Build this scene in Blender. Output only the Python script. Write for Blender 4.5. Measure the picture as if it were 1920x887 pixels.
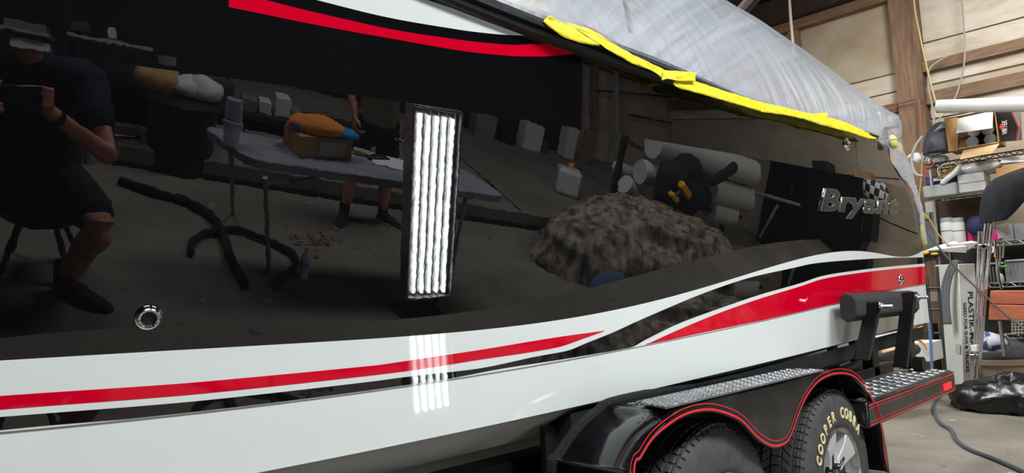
import bpy, bmesh, math, random
import numpy as np
from mathutils import Vector, Matrix, noise as mnoise
for o in list(bpy.data.objects): bpy.data.objects.remove(o)
random.seed(7)
SC = bpy.context.scene
COL = SC.collection
V = Vector
# ------------------------------------------------------------------ camera
CAMH = 1.07; YAW, PITCH, ROLL = [math.radians(a) for a in (44.5, 5.8, 2.6)]
W, H, F = 1920.0, 887.0, 1331.0
CPOS = np.array([0, 0, CAMH])
_f = np.array([math.cos(PITCH)*math.cos(YAW), math.cos(PITCH)*math.sin(YAW), math.sin(PITCH)])
_r = np.array([math.sin(YAW), -math.cos(YAW), 0]); _u = np.cross(_r, _f)
RT = _r*math.cos(ROLL) - _u*math.sin(ROLL); UP = _u*math.cos(ROLL) + _r*math.sin(ROLL); FW = _f
cd = bpy.data.cameras.new('camera'); cam = bpy.data.objects.new('camera', cd); COL.objects.link(cam)
cd.sensor_fit = 'HORIZONTAL'; cd.sensor_width = 36; cd.lens = 36*F/W; cd.clip_start = 0.02; cd.clip_end = 100
cam.matrix_world = Matrix(((RT[0], UP[0], -FW[0], 0), (RT[1], UP[1], -FW[1], 0), (RT[2], UP[2], -FW[2], CAMH), (0, 0, 0, 1)))
SC.camera = cam
# ------------------------------------------------------------------ world, lamps, exposure
w = bpy.data.worlds.new('world'); SC.world = w; w.use_nodes = True
w.node_tree.nodes['Background'].inputs[0].default_value = (0.75, 0.85, 1, 1)
w.node_tree.nodes['Background'].inputs[1].default_value = 0.10
def area(name, loc, sx, sy, power, col=(1, .97, .92), rot=(0, 0, 0)):
    l = bpy.data.lights.new(name, 'AREA'); l.shape = 'RECTANGLE'; l.size = sx; l.size_y = sy; l.energy = power; l.color = col
    o = bpy.data.objects.new(name, l); COL.objects.link(o); o.location = loc; o.rotation_euler = rot
    return o
area('shop_lamp_stern', (7.3, 0.6, 4.95), 2.4, 1.0, 200, rot=(0, math.radians(-32), 0))
area('shop_lamp_middle', (3.2, -2.4, 4.9), 2.4, 1.0, 380, (.92, .95, 1))
area('shop_lamp_bow', (-0.4, -1.8, 4.9), 2.4, 1.0, 230, (.92, .95, 1))
area('film_back_fill', (5.0, 4.0, 4.9), 2.4, 1.0, 330, (.93, .97, 1))  # unseen fill lamp, set bright to light the film from behind
vs = SC.view_settings; SC.display_settings.display_device = 'sRGB'
vs.view_transform = 'Standard'; vs.look = 'None'; vs.exposure = 0.0; vs.gamma = 1.0; vs.use_curve_mapping = False
# ------------------------------------------------------------------ materials
def lin(c):
    return tuple((x/255/12.92 if x/255 <= .04045 else ((x/255+.055)/1.055)**2.4) for x in c) + (1,)
MATS = {}
def M(name, col, rough=.5, metal=0, spec=.5, noise=None, bump=None, trans=0, alpha=1, emit=None, coat=0, stretch=(1, 1, 1)):
    """noise=(scale, colour2, lo, hi), bump=(scale, strength)"""
    if name in MATS: return MATS[name]
    m = bpy.data.materials.new(name); m.use_nodes = True; nt = m.node_tree; b = nt.nodes['Principled BSDF']
    I = b.inputs
    I['Base Color'].default_value = lin(col); I['Roughness'].default_value = rough; I['Metallic'].default_value = metal
    I['Specular IOR Level'].default_value = spec; I['Transmission Weight'].default_value = trans; I['Alpha'].default_value = alpha
    I['Coat Weight'].default_value = coat; I['Coat Roughness'].default_value = .03
    if noise or bump:
        tc = nt.nodes.new('ShaderNodeTexCoord'); mp = nt.nodes.new('ShaderNodeMapping'); nt.links.new(tc.outputs['Object'], mp.inputs[0])
        mp.inputs['Scale'].default_value = stretch
    if noise:
        n = nt.nodes.new('ShaderNodeTexNoise'); n.inputs['Scale'].default_value = noise[0]; n.inputs['Detail'].default_value = 6; n.inputs['Roughness'].default_value = .6
        nt.links.new(mp.outputs[0], n.inputs['Vector'])
        r = nt.nodes.new('ShaderNodeValToRGB'); r.color_ramp.elements[0].position = noise[2]; r.color_ramp.elements[1].position = noise[3]
        r.color_ramp.elements[0].color = lin(col); r.color_ramp.elements[1].color = lin(noise[1])
        nt.links.new(n.outputs[0], r.inputs[0]); nt.links.new(r.outputs[0], I['Base Color'])
    if bump:
        n2 = nt.nodes.new('ShaderNodeTexNoise'); n2.inputs['Scale'].default_value = bump[0]; n2.inputs['Detail'].default_value = 4
        nt.links.new(mp.outputs[0], n2.inputs['Vector'])
        bp = nt.nodes.new('ShaderNodeBump'); bp.inputs['Strength'].default_value = bump[1]; bp.inputs['Distance'].default_value = .01
        nt.links.new(n2.outputs[0], bp.inputs['Height']); nt.links.new(bp.outputs[0], I['Normal'])
    if emit:
        I['Emission Color'].default_value = lin(emit[0]); I['Emission Strength'].default_value = emit[1]
    MATS[name] = m; return m
def gel(name, col, spec=.9, rough=.0, wob=.0):
    m = M(name, col, rough, spec=spec)
    if wob:
        nt = m.node_tree; tc = nt.nodes.new('ShaderNodeTexCoord'); n = nt.nodes.new('ShaderNodeTexNoise'); n.inputs['Scale'].default_value = 55; n.inputs['Detail'].default_value = 1
        bp = nt.nodes.new('ShaderNodeBump'); bp.inputs['Strength'].default_value = wob; bp.inputs['Distance'].default_value = .001
        nt.links.new(tc.outputs['Object'], n.inputs['Vector']); nt.links.new(n.outputs[0], bp.inputs['Height']); nt.links.new(bp.outputs[0], nt.nodes['Principled BSDF'].inputs['Normal'])
    return m
g_black = gel('black_gelcoat', (11, 11, 13), .95, 0.0, .022)
g_white = gel('white_gelcoat', (226, 231, 226), .5, .03, .03)
g_red = gel('red_gelcoat', (212, 0, 38), .45, .04, .03)
g_stripe = gel('black_stripe_gelcoat', (11, 11, 13), .8, .01, .03)
rubber = M('black_rubber', (26, 26, 28), .35, bump=(60, .1))
blackpaint = M('black_paint', (14, 14, 16), .12, spec=.6, noise=(9, (40, 42, 48), .45, .75))
blackmet = M('black_metal', (20, 20, 22), .35)
carpet = M('black_carpet', (24, 24, 26), .95, noise=(180, (58, 58, 60), .5, .8), bump=(260, 1.0))
chrome = M('chrome', (235, 235, 238), .08, 1)
steel = M('steel', (190, 190, 188), .25, 1)
alum = M('brushed_aluminium', (205, 205, 205), .32, .9, noise=(30, (150, 150, 150), .4, .7))
tread = M('tread_plate_metal', (168, 170, 170), .35, .75, noise=(14, (120, 122, 122), .4, .7))
pin_red = M('red_pinstripe', (228, 38, 52), .3)
tyre = M('tyre_rubber', (58, 57, 56), .75, noise=(25, (74, 73, 70), .4, .7))
cream = M('cream_lettering', (228, 214, 165), .6)
tapem = M('yellow_tape', (240, 222, 10), .55, noise=(14, (250, 238, 60), .4, .7), bump=(30, .35))
cardb = M('cardboard', (190, 148, 100), .85, noise=(6, (172, 130, 84), .4, .7))
cardlight = M('cardboard_light', (212, 176, 132), .85)
wht = M('white_plastic', (222, 224, 220), .4, noise=(5, (205, 207, 204), .4, .7))
wcard = M('white_card', (206, 207, 202), .75, noise=(2.5, (192, 192, 188), .4, .7))
greyp = M('grey_plastic', (150, 152, 150), .5)
greybox = M('grey_box', (118, 118, 118), .7, noise=(4, (96, 96, 96), .4, .7))
dkp = M('dark_plastic', (18, 19, 24), .4, noise=(6, (30, 31, 38), .4, .7))
dkcloth = M('dark_cloth', (24, 24, 27), .95, noise=(12, (38, 38, 42), .4, .7), bump=(40, .4))
blkbag = M('black_bag_film', (10, 10, 12), .3, spec=.6, bump=(12, .6))
wood = M('wall_post_wood', (140, 112, 90), .8, noise=(5, (108, 84, 66), .35, .7), bump=(14, .2), stretch=(6, 6, .6))
woodh = M('wall_beam_wood', (134, 106, 84), .8, noise=(5, (102, 80, 62), .35, .7), bump=(14, .2), stretch=(6, .6, 6))
panelm = M('old_wall_board', (184, 172, 152), .9, noise=(1.6, (158, 140, 116), .35, .7), bump=(9, .25), stretch=(1, .8, 1.2))
panelw = M('peeling_white_board', (202, 194, 180), .9, noise=(2.2, (174, 156, 132), .42, .66), bump=(9, .4), stretch=(1, .6, 2.6))
darkw = M('dark_roof_wood', (58, 46, 42), .85, noise=(4, (36, 29, 27), .4, .7))
skin = M('skin', (205, 140, 118), .5, noise=(14, (190, 118, 98), .4, .7))
navy = M('navy_cloth', (22, 26, 44), .9, bump=(60, .3))
charcl = M('charcoal_cloth', (30, 31, 36), .9, bump=(60, .3))
tan = M('khaki_cloth', (120, 112, 92), .9, bump=(60, .3))
hairm = M('dark_hair', (38, 26, 20), .7, bump=(90, .8))
beard = M('ginger_hair', (150, 84, 40), .7, bump=(90, .8))
clearp = M('clear_plastic', (235, 240, 245), .08, trans=.9)
hazeplast = M('clear_bin_plastic', (150, 155, 155), .2, alpha=.55)
orange = M('orange_cloth', (236, 140, 50), .9, bump=(50, .5)); blue = M('blue_cloth', (40, 140, 190), .9, bump=(50, .5)); green = M('green_cloth', (70, 170, 60), .9, bump=(50, .5))
conc = M('grey_block', (150, 150, 150), .95, noise=(40, (118, 118, 118), .4, .7), bump=(60, .5))
table_m = M('folding_table_plastic', (150, 152, 160), .5, noise=(4, (120, 122, 130), .4, .7))
yellow = M('yellow_plastic', (235, 170, 20), .45)
bluep = M('blue_plastic', (40, 50, 120), .5); pink = M('pink_plastic', (196, 36, 110), .45)
redcable = M('red_wire', (160, 60, 70), .6); tancable = M('tan_wire', (170, 135, 80), .6); greycable = M('grey_wire', (150, 150, 140), .6)
paper = M('paper', (225, 225, 222), .9)
ink = M('black_ink', (25, 26, 28), .8); whiteink = M('white_ink', (225, 225, 225), .8); redink = M('red_ink', (190, 60, 40), .8)
# concrete floor
def concrete():
    m = bpy.data.materials.new('concrete_floor'); m.use_nodes = True; nt = m.node_tree; b = nt.nodes['Principled BSDF']; L = nt.links
    tc = nt.nodes.new('ShaderNodeTexCoord')
    def nz(s, d, lo, hi, c0, c1):
        n = nt.nodes.new('ShaderNodeTexNoise'); n.inputs['Scale'].default_value = s; n.inputs['Detail'].default_value = d; n.inputs['Roughness'].default_value = .65
        L.new(tc.outputs['Object'], n.inputs['Vector']); r = nt.nodes.new('ShaderNodeValToRGB')
        r.color_ramp.elements[0].position = lo; r.color_ramp.elements[1].position = hi; r.color_ramp.elements[0].color = c0; r.color_ramp.elements[1].color = c1
        L.new(n.outputs[0], r.inputs[0]); return r
    a = nz(1.3, 8, .35, .7, lin((126, 120, 107)), lin((98, 93, 82)))
    s = nz(5.1, 10, .64, .70, (0, 0, 0, 1), (1, 1, 1, 1)); p = nz(9, 6, .62, .70, (0, 0, 0, 1), (1, 1, 1, 1))
    m1 = nt.nodes.new('ShaderNodeMix'); m1.data_type = 'RGBA'; m1.inputs['B'].default_value = lin((178, 175, 166))
    L.new(s.outputs[0], m1.inputs['Factor']); L.new(a.outputs[0], m1.inputs['A'])
    m2 = nt.nodes.new('ShaderNodeMix'); m2.data_type = 'RGBA'; m2.inputs['B'].default_value = lin((70, 64, 56))
    L.new(p.outputs[0], m2.inputs['Factor']); L.new(m1.outputs['Result'], m2.inputs['A'])
    L.new(m2.outputs['Result'], b.inputs['Base Color']); b.inputs['Roughness'].default_value = .75
    n = nt.nodes.new('ShaderNodeTexNoise'); n.inputs['Scale'].default_value = 40; bp = nt.nodes.new('ShaderNodeBump'); bp.inputs['Strength'].default_value = .15
    L.new(tc.outputs['Object'], n.inputs['Vector']); L.new(n.outputs[0], bp.inputs['Height']); L.new(bp.outputs[0], b.inputs['Normal'])
    return m
concm = concrete()
def filmmat(name, lo, hi):
    m = bpy.data.materials.new(name); m.use_nodes = True; nt = m.node_tree; L = nt.links; b = nt.nodes['Principled BSDF']
    b.inputs['Base Color'].default_value = lin((206, 212, 218)); b.inputs['Roughness'].default_value = .2; b.inputs['Specular IOR Level'].default_value = .7
    uv = nt.nodes.new('ShaderNodeUVMap'); mp = nt.nodes.new('ShaderNodeMapping'); mp.inputs['Scale'].default_value = (40, 1.4, 1); L.new(uv.outputs[0], mp.inputs[0])
    n = nt.nodes.new('ShaderNodeTexNoise'); n.inputs['Scale'].default_value = 1; n.inputs['Detail'].default_value = 5; n.inputs['Roughness'].default_value = .6; n.inputs['Distortion'].default_value = .5; L.new(mp.outputs[0], n.inputs['Vector'])
    mr = nt.nodes.new('ShaderNodeMapRange'); mr.inputs[1].default_value = .32; mr.inputs[2].default_value = .70; mr.inputs[3].default_value = lo; mr.inputs[4].default_value = hi; L.new(n.outputs[0], mr.inputs[0])
    bp = nt.nodes.new('ShaderNodeBump'); bp.inputs['Strength'].default_value = .7; bp.inputs['Distance'].default_value = .02; L.new(n.outputs[0], bp.inputs['Height']); L.new(bp.outputs[0], b.inputs['Normal'])
    tr = nt.nodes.new('ShaderNodeBsdfTransparent'); tl = nt.nodes.new('ShaderNodeBsdfTranslucent'); tl.inputs[0].default_value = lin((206, 212, 220))
    m0 = nt.nodes.new('ShaderNodeMixShader'); m0.inputs[0].default_value = .42; L.new(b.outputs[0], m0.inputs[1]); L.new(tl.outputs[0], m0.inputs[2])
    m1 = nt.nodes.new('ShaderNodeMixShader'); L.new(mr.outputs[0], m1.inputs[0]); L.new(tr.outputs[0], m1.inputs[1]); L.new(m0.outputs[0], m1.inputs[2])
    L.new(m1.outputs[0], nt.nodes['Material Output'].inputs[0]); return m
filmm = filmmat('masking_film', .32, .82); flapm = filmmat('masking_film_doubled', .6, .9)
gletter = M('letter_chrome', (196, 199, 204), .24, 1)
# ------------------------------------------------------------------ builders
def tag(o, label=None, cat=None, group=None, kind=None):
    if label: o['label'] = label
    if cat: o['category'] = cat
    if group: o['group'] = group
    if kind: o['kind'] = kind
    return o
def empty(name, loc, label=None, cat=None, group=None):
    o = bpy.data.objects.new(name, None); COL.objects.link(o); o.location = loc; o.empty_display_size = .1
    bpy.context.view_layer.update()
    return tag(o, label, cat, group)
def link(name, me, mat, parent=None, smooth=True, bevel=0, seg=2):
    o = bpy.data.objects.new(name, me); COL.objects.link(o)
    if mat and not me.materials:
        for k in (mat if isinstance(mat, (list, tuple)) else [mat]): me.materials.append(k)
    if parent is not None:
        o.parent = parent; o.matrix_parent_inverse = Matrix.Translation(-gloc(parent))
    if bevel:
        md = o.modifiers.new('bevel', 'BEVEL'); md.width = bevel; md.segments = seg; md.limit_method = 'ANGLE'; md.angle_limit = .6
    if smooth:
        for p in me.polygons: p.use_smooth = True
        try: me.set_sharp_from_angle(angle=math.radians(38))
        except Exception: pass
    return o
def gloc(o): return V(o.location) if o.type == 'EMPTY' else V((0, 0, 0))
class MB:
    def __init__(s): s.v = []; s.f = []
    def add(s, vs, fs):
        k = len(s.v); s.v += [tuple(map(float, q)) for q in vs]; s.f += [tuple(i+k for i in q) for q in fs]; return s
    def box(s, c, size, R=None):
        hx, hy, hz = size[0]/2, size[1]/2, size[2]/2; c = V(c)
        vs = [V((x, y, z)) for x in (-hx, hx) for y in (-hy, hy) for z in (-hz, hz)]
        if R is not None: vs = [R @ q for q in vs]
        return s.add([c+q for q in vs], [(0, 1, 3, 2), (4, 6, 7, 5), (0, 4, 5, 1), (2, 3, 7, 6), (0, 2, 6, 4), (1, 5, 7, 3)])
    def hexa(s, a, b):   # two quads a[4], b[4]
        return s.add(list(a)+list(b), [(3, 2, 1, 0), (4, 5, 6, 7), (0, 1, 5, 4), (1, 2, 6, 5), (2, 3, 7, 6), (3, 0, 4, 7)])
    def loft(s, rings, cap=True, closed=True):
        n = len(rings[0]); vs = [q for r in rings for q in r]; fs = []
        for i in range(len(rings)-1):
            for j in range(n if closed else n-1):
                k = (j+1) % n; fs.append((i*n+j, i*n+k, (i+1)*n+k, (i+1)*n+j))
        if cap and closed: fs += [tuple(range(n-1, -1, -1)), tuple((len(rings)-1)*n+j for j in range(n))]
        return s.add(vs, fs)
    def tube(s, pts, r, seg=10, cap=True, dome=False, flat=1.0):
        pts = [V(p) for p in pts]; rs = r if isinstance(r, (list, tuple)) else [r]*len(pts)
        if dome:
            d0 = (pts[0]-pts[1]).normalized(); d1 = (pts[-1]-pts[-2]).normalized(); r0, r1 = rs[0], rs[-1]
            pts = [pts[0]+d0*r0*.95, pts[0]+d0*r0*.6]+pts+[pts[-1]+d1*r1*.6, pts[-1]+d1*r1*.95]; rs = [r0*.3, r0*.8]+list(rs)+[r1*.8, r1*.3]
        T = [((pts[min(i+1, len(pts)-1)]-pts[max(i-1, 0)]).normalized()) for i in range(len(pts))]
        a = V((0, 0, 1)) if abs(T[0].z) < .9 else V((1, 0, 0)); u = T[0].cross(a).normalized(); rings = []
        for i, p in enumerate(pts):
            u = (u-T[i]*u.dot(T[i])).normalized(); w_ = T[i].cross(u)
            rings.append([p+(u*math.cos(2*math.pi*k/seg)+w_*math.sin(2*math.pi*k/seg)*flat)*rs[i] for k in range(seg)])
        return s.loft(rings, cap)
    def lathe(s, prof, o, axis=(0, 0, 1), seg=24, cap=True, ref=None):
        a = V(axis).normalized(); t = V(ref) if ref else (V((1, 0, 0)) if abs(a.x) < .9 else V((0, 1, 0))); u = (t-a*t.dot(a)).normalized(); w_ = a.cross(u); o = V(o)
        return s.loft([[o+a*h+(u*math.cos(2*math.pi*k/seg)+w_*math.sin(2*math.pi*k/seg))*r for k in range(seg)] for r, h in prof], cap)
    def prism(s, poly, ext):   # 3D polygon (planar) extruded by vector
        ext = V(ext); n = len(poly); a = [V(p) for p in poly]; b = [p+ext for p in a]
        from mathutils.geometry import tessellate_polygon
        tr = tessellate_polygon([a])
        fs = [tuple(t) for t in tr]+[tuple(i+n for i in reversed(t)) for t in tr]+[(i, (i+1) % n, (i+1) % n+n, i+n) for i in range(n)]
        return s.add(a+b, fs)
    def grid(s, rows):
        n = len(rows[0])
        return s.add([q for r in rows for q in r], [(i*n+j, i*n+j+1, (i+1)*n+j+1, (i+1)*n+j) for i in range(len(rows)-1) for j in range(n-1)])
    def sphere(s, c, r, seg=14, rings=9):
        r = r if isinstance(r, (list, tuple)) else (r, r, r); c = V(c); R = []
        for i in range(rings+1):
            t = math.pi*(i+.02)/(rings+.04); R.append([c+V((r[0]*math.sin(t)*math.cos(2*math.pi*k/seg), r[1]*math.sin(t)*math.sin(2*math.pi*k/seg), r[2]*math.cos(t))) for k in range(seg)])
        return s.loft(R)
    def build(s, name, mat, parent=None, smooth=True, bevel=0, fix=True, seg=2):
        me = bpy.data.meshes.new(name); me.from_pydata(s.v, [], s.f)
        if fix:
            bm = bmesh.new(); bm.from_mesh(me); bmesh.ops.recalc_face_normals(bm, faces=bm.faces); bm.to_mesh(me); bm.free()
        me.update(); return link(name, me, mat, parent, smooth, bevel, seg)
def boxo(name, c, size, mat, parent=None, R=None, bevel=.004): return MB().box(c, size, R).build(name, mat, parent, bevel=bevel)
def rz(a): return Matrix.Rotation(a, 3, 'Z')
def smooth_path(pts, n=8):
    pts = [V(p) for p in pts]; out = []
    for i in range(len(pts)-1):
        p0, p1, p2, p3 = pts[max(i-1, 0)], pts[i], pts[i+1], pts[min(i+2, len(pts)-1)]
        for k in range(n):
            t = k/n; out.append(.5*((2*p1)+(p2-p0)*t+(2*p0-5*p1+4*p2-p3)*t*t+(3*p1-p0-3*p2+p3)*t**3))
    return out+[pts[-1]]
def copy_tree(o, delta, label=None):
    def cp(a, par):
        c = a.copy(); COL.objects.link(c)
        if par is not None: c.parent = par
        for ch in [q for q in bpy.data.objects if q.parent == a]: cp(ch, c)
        return c
    r = cp(o, None); r.location = V(o.location)+V(delta)
    if label: r['label'] = label
    return r
_tc = {}
def text_mesh(txt, depth=.004, off=0.0, shear=0, bevel=0):
    c = bpy.data.curves.new('t', 'FONT'); c.body = txt; c.size = 1; c.extrude = depth; c.offset = off; c.shear = shear; c.bevel_depth = bevel; c.resolution_u = 4
    o = bpy.data.objects.new('t', c); COL.objects.link(o); bpy.context.view_layer.update()
    me = bpy.data.meshes.new_from_object(o.evaluated_get(bpy.context.evaluated_depsgraph_get())); bpy.data.objects.remove(o); return me
def put_mesh(name, me, origin, X, Y_, Z, mat, parent, sx=1, sy=1, sz=1):
    m = Matrix(((X[0]*sx, Y_[0]*sy, Z[0]*sz, origin[0]), (X[1]*sx, Y_[1]*sy, Z[1]*sz, origin[1]), (X[2]*sx, Y_[2]*sy, Z[2]*sz, origin[2]), (0, 0, 0, 1)))
    me.transform(m); return link(name, me, mat, parent, smooth=False)
# ------------------------------------------------------------------ sight lines (photo pixel -> point of the place)
def ray(px, py):
    d = FW*F+RT*(px-960)-UP*(py-443.5); return d/np.linalg.norm(d)
def PX(px, py, x): d = ray(px, py); return V(CPOS+d*(x/d[0]))
def PY(px, py, y): d = ray(px, py); return V(CPOS+d*(y/d[1]))
def PZ(px, py, z): d = ray(px, py); return V(CPOS+d*((z-CAMH)/d[2]))
# ------------------------------------------------------------------ hull surface y = Y(x, z)
def pchip(xs, ys):
    xs, ys = np.array(xs, float), np.array(ys, float); o = np.argsort(xs); xs, ys = xs[o], ys[o]; h = np.diff(xs); d = np.diff(ys)/h; m = np.zeros(len(xs)); m[0], m[-1] = d[0], d[-1]
    for i in range(1, len(xs)-1):
        if d[i-1]*d[i] > 0: m[i] = 3*(h[i-1]+h[i])/((2*h[i]+h[i-1])/d[i-1]+(h[i]+2*h[i-1])/d[i])
    def f(x):
        if x <= xs[0]: return ys[0]+m[0]*(x-xs[0])
        if x >= xs[-1]: return ys[-1]+m[-1]*(x-xs[-1])
        i = int(np.searchsorted(xs, x)-1); t = (x-xs[i])/h[i]
        return (2*t**3-3*t*t+1)*ys[i]+(t**3-2*t*t+t)*h[i]*m[i]+(-2*t**3+3*t*t)*ys[i+1]+(t**3-t*t)*h[i]*m[i+1]
    f.a, f.b = xs[0], xs[-1]; return f
def polyc(c):
    c = [float(q) for q in c]
    def f(x):
        a = 0.0
        for q in c: a = a*x+q
        return a
    return f
def Y0(x): d = min(x-3.8, 0); return 1.14+.5*(.185/3.6)*d*d
tp = polyc(np.polyfit([-.6, .2, .6, 1.05, 1.5, 2.2, 3, 4, 5], np.tan(np.radians([16.5, 16, 15.3, 14.2, 13.7, 13.4, 12, 9.5, 7])), 4))
def Yb(x, z): return Y0(x)-tp(x)*(z-1.3)
def cast(f, d):
    lo, hi = .2, 9.
    for _ in range(44):
        m = (lo+hi)/2; p = CPOS+d*m
        if f(p[0], p[2]) > p[1]: lo = m
        else: hi = m
    return CPOS+d*lo
def onhull(pts, f): return np.array([cast(f, ray(*p)) for p in pts])
def fitc(pts, f, deg): q = onhull(pts, f); return polyc(np.polyfit(q[:, 0], q[:, 2], deg))
zU = fitc([(-60, 88), (93, 102), (279, 126), (480, 145), (800, 198), (858, 208), (1028, 232), (1086, 241), (1166, 256), (1380, 290), (1488, 307), (1543, 319), (1609, 332), (1641, 340)], Yb, 3)
zK = fitc([(0, 630), (107, 626), (280, 619), (445, 611), (668, 600), (800, 590), (880, 582), (948, 574), (1065, 555), (1171, 526), (1250, 500), (1351, 473), (1400, 462), (1501, 452), (1590, 451), (1671, 457), (1728, 467)], Yb, 6)
def Y1(x, z):
    if z > zU(x): return Yb(x, zU(x))-(tp(x)-.15)*(z-zU(x))
    k = zK(x)
    if z < k: return Yb(x, k)+(tp(x)+.14)*(k-z)
    return Yb(x, z)
WP = [(0, 675), (200, 665), (400, 655), (700, 634), (798, 627), (1013, 603), (1150, 583), (1250, 561), (1274, 554), (1361, 526), (1443, 497), (1500, 485), (1569, 476), (1637, 472), (1730, 470)]
zW = fitc(WP, Y1, 6)
def Y(x, z):
    zw = min(zW(x), zK(x)-.004)
    if z < zw: return Y1(x, zw)+.10*(zw-z)
    return Y1(x, z)
def hit(px, py): return cast(Y, ray(px, py))
def hnorm(p, e=5e-4):
    n = np.array([(Y(p[0]+e, p[2])-Y(p[0]-e, p[2]))/(2*e), -1, (Y(p[0], p[2]+e)-Y(p[0], p[2]-e))/(2*e)]); return n/np.linalg.norm(n)
def refl(px, py):   # where the hull's mirror shows the place at this pixel: start, direction
    d = ray(px, py); p = cast(Y, d); n = hnorm(p); return p, d-2*(d@n)*n
def RF(px, py, z=0.): p, r = refl(px, py); return V(p+r*((z-p[2])/r[2]))
def RY(px, py, y): p, r = refl(px, py); return V(p+r*((y-p[1])/r[1]))
def RX(px, py, x): p, r = refl(px, py); return V(p+r*((x-p[0])/r[0]))
def RP(px, py, o, n):   # on the vertical plane through o with normal n
    p, r = refl(px, py); n = np.array(n, float); return V(p+r*(((np.array(o)-p)@n)/(r@n)))
# ================================================================== THE SETTING
def struct(o): return tag(o, kind='structure')
XW, YB, ZC_ = 9.9, -6.4, 5.3     # stern wall, back wall, roof
struct(MB().box((1.7, -.7, -.05), (16.6, 12.4, .1)).build('floor', concm, smooth=False))
struct(MB().box((1.7, -.7, ZC_+.05), (16.6, 12.4, .1)).build('ceiling', darkw, smooth=False))
ws = struct(MB().box((XW+.06, -.7, 2.65), (.1, 12.4, 5.3)).build('wall_stern', panelm, smooth=False))
wb = struct(MB().box((4.6, YB-.06, 2.65), (10.8, .1, 5.3)).build('wall_back', panelm, smooth=False))
struct(MB().box((-6.55, -.7, 2.65), (.1, 12.4, 5.3)).build('wall_bow', darkw, smooth=False))
struct(MB().box((1.7, 5.45, 2.65), (16.6, .1, 5.3)).build('wall_far', panelm, smooth=False))
wd = struct(MB().box((-3.7, YB-.06, 2.65), (5.8, .1, 5.3)).build('wall_dark', dkcloth, smooth=False))
# boards, posts and beams of the stern wall
pl = PX(1690, 200, XW); pr = PX(1741, 200, XW)
yp0, yp1 = pr.y, pl.y
def wpiece(name, y0, y1, z0, z1, m, t=.03, par=ws, x=None):
    return boxo(name, ((x or XW)-t/2, (y0+y1)/2, (z0+z1)/2), (t, abs(y1-y0), abs(z1-z0)), m, par, bevel=.004)
zb = [0, PX(1900, 195, XW).z, PX(1850, 135, XW).z, ZC_]
E2 = [yp1+.02, yp1+1.25, 5.35]
for a, b in zip(E2[:-1], E2[1:]):
    for z0, z1, m in ((0, 1.2, panelm), (1.21, 2.42, panelm), (2.43, 3.05, panelm), (3.06, 3.35, panelw), (3.36, 3.62, panelw), (3.63, 3.86, panelw), (3.87, 5.3, panelm)):
        wpiece('wall_board', a, b-.01, z0, z1-.008, m, .02+.006*random.random())
ye = [yp0-.02, yp0-1.25, yp0-2.5, yp0-3.7, -6.3]
for a, b in zip(ye[:-1], ye[1:]):
    for z0, z1, m in ((0, 1.3, panelm), (1.31, 2.4, panelm), (2.41, zb[1], panelm), (zb[1]+.01, zb[2]-.1, panelw), (zb[2], 4.15, panelw), (4.16, 5.3, panelw)):
        wpiece('wall_board', a, b+.01, z0, z1-.008, m, .02+.006*random.random())
wpiece('post', yp0, yp1, 0, 5.3, wood, .14)
wpiece('post', yp1-.02, yp1+.10, 0, 3.05, wood, .09)
for y in (yp0-2.5, yp1+1.25, yp1+2.6): wpiece('post', y-.07, y+.07, 0, 5.3, wood, .12)
b1 = PX(1850, 163, XW); wpiece('beam', yp0, -6.3, b1.z-.09, b1.z+.07, woodh, .10)
b2 = PX(1850, 100, XW); wpiece('beam', yp0, -6.3, b2.z-.08, b2.z+.05, woodh, .12)
b3 = PX(1680, 203, XW); wpiece('beam', yp1, 5.3, b3.z-.07, b3.z+.05, woodh, .10)
b4 = PX(1500, 38, XW); wpiece('beam', yp1-.6, 5.3, b4.z-.02, b4.z+.30, darkw, .30); wpiece('beam', yp1-.6, 5.3, b4.z-.16, b4.z-.03, woodh, .16)
wpiece('beam', yp1-.6, 5.3, b4.z+.42, b4.z+.62, darkw, .6)
_b0, _b1 = PX(1383, 30, 7.0), PX(1445, -40, 7.0); _d = _b1-_b0
MB().tube([_b0-_d*1.2, _b0+_d*((ZC_-_b0.z)/_d.z)], .07, 8).build('brace', darkw, ws)
# framed sheet on the wall behind the stern
fr = empty('framed_sheet', PX(1690, 300, XW-.05), 'faded pinkish sheet in a thin blue frame on the wall behind the stern', 'poster')
p = [PX(1660, 238, XW-.05), PX(1712, 231, XW-.05), PX(1716, 330, XW-.05), PX(1664, 330, XW-.05)]
MB().box((XW-.055, (p[0].y+p[1].y)/2, (p[1].z+p[2].z)/2), (.012, abs(p[0].y-p[1].y)-.05, p[1].z-p[2].z-.05)).build('sheet', M('faded_pink', (196, 164, 148), .9, noise=(2, (178, 142, 126), .4, .7)), fr)
fm = MB(); yc, zc_ = (p[0].y+p[1].y)/2, (p[1].z+p[2].z)/2; hy, hz = abs(p[0].y-p[1].y)/2, (p[1].z-p[2].z)/2
for dy, dz, sy, sz in ((hy, 0, .03, 2*hz+.03), (-hy, 0, .03, 2*hz+.03), (0, hz, 2*hy, .03), (0, -hz, 2*hy, .03)): fm.box((XW-.055, yc+dy, zc_+dz), (.03, sy, sz))
fm.build('frame', M('blue_grey_frame', (70, 80, 110), .6), fr)
# roof beams and back wall
for x in (-4, -1.2, 1.6, 4.4, 7.2): boxo('beam', (x, -.7, ZC_-.15), (.14, 12.2, .3), darkw, bpy.data.objects['ceiling'])
for k, x in enumerate((-.4, 1.6, 3.6, 5.6, 7.6)): boxo('post', (x, YB+.06, 2.6), (.14, .12, 5.2), wood, wb)
for z in (1.3, 2.5, 3.7): boxo('beam', (4.4, YB+.04, z), (9.6, .08, .12), woodh, wb)
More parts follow.
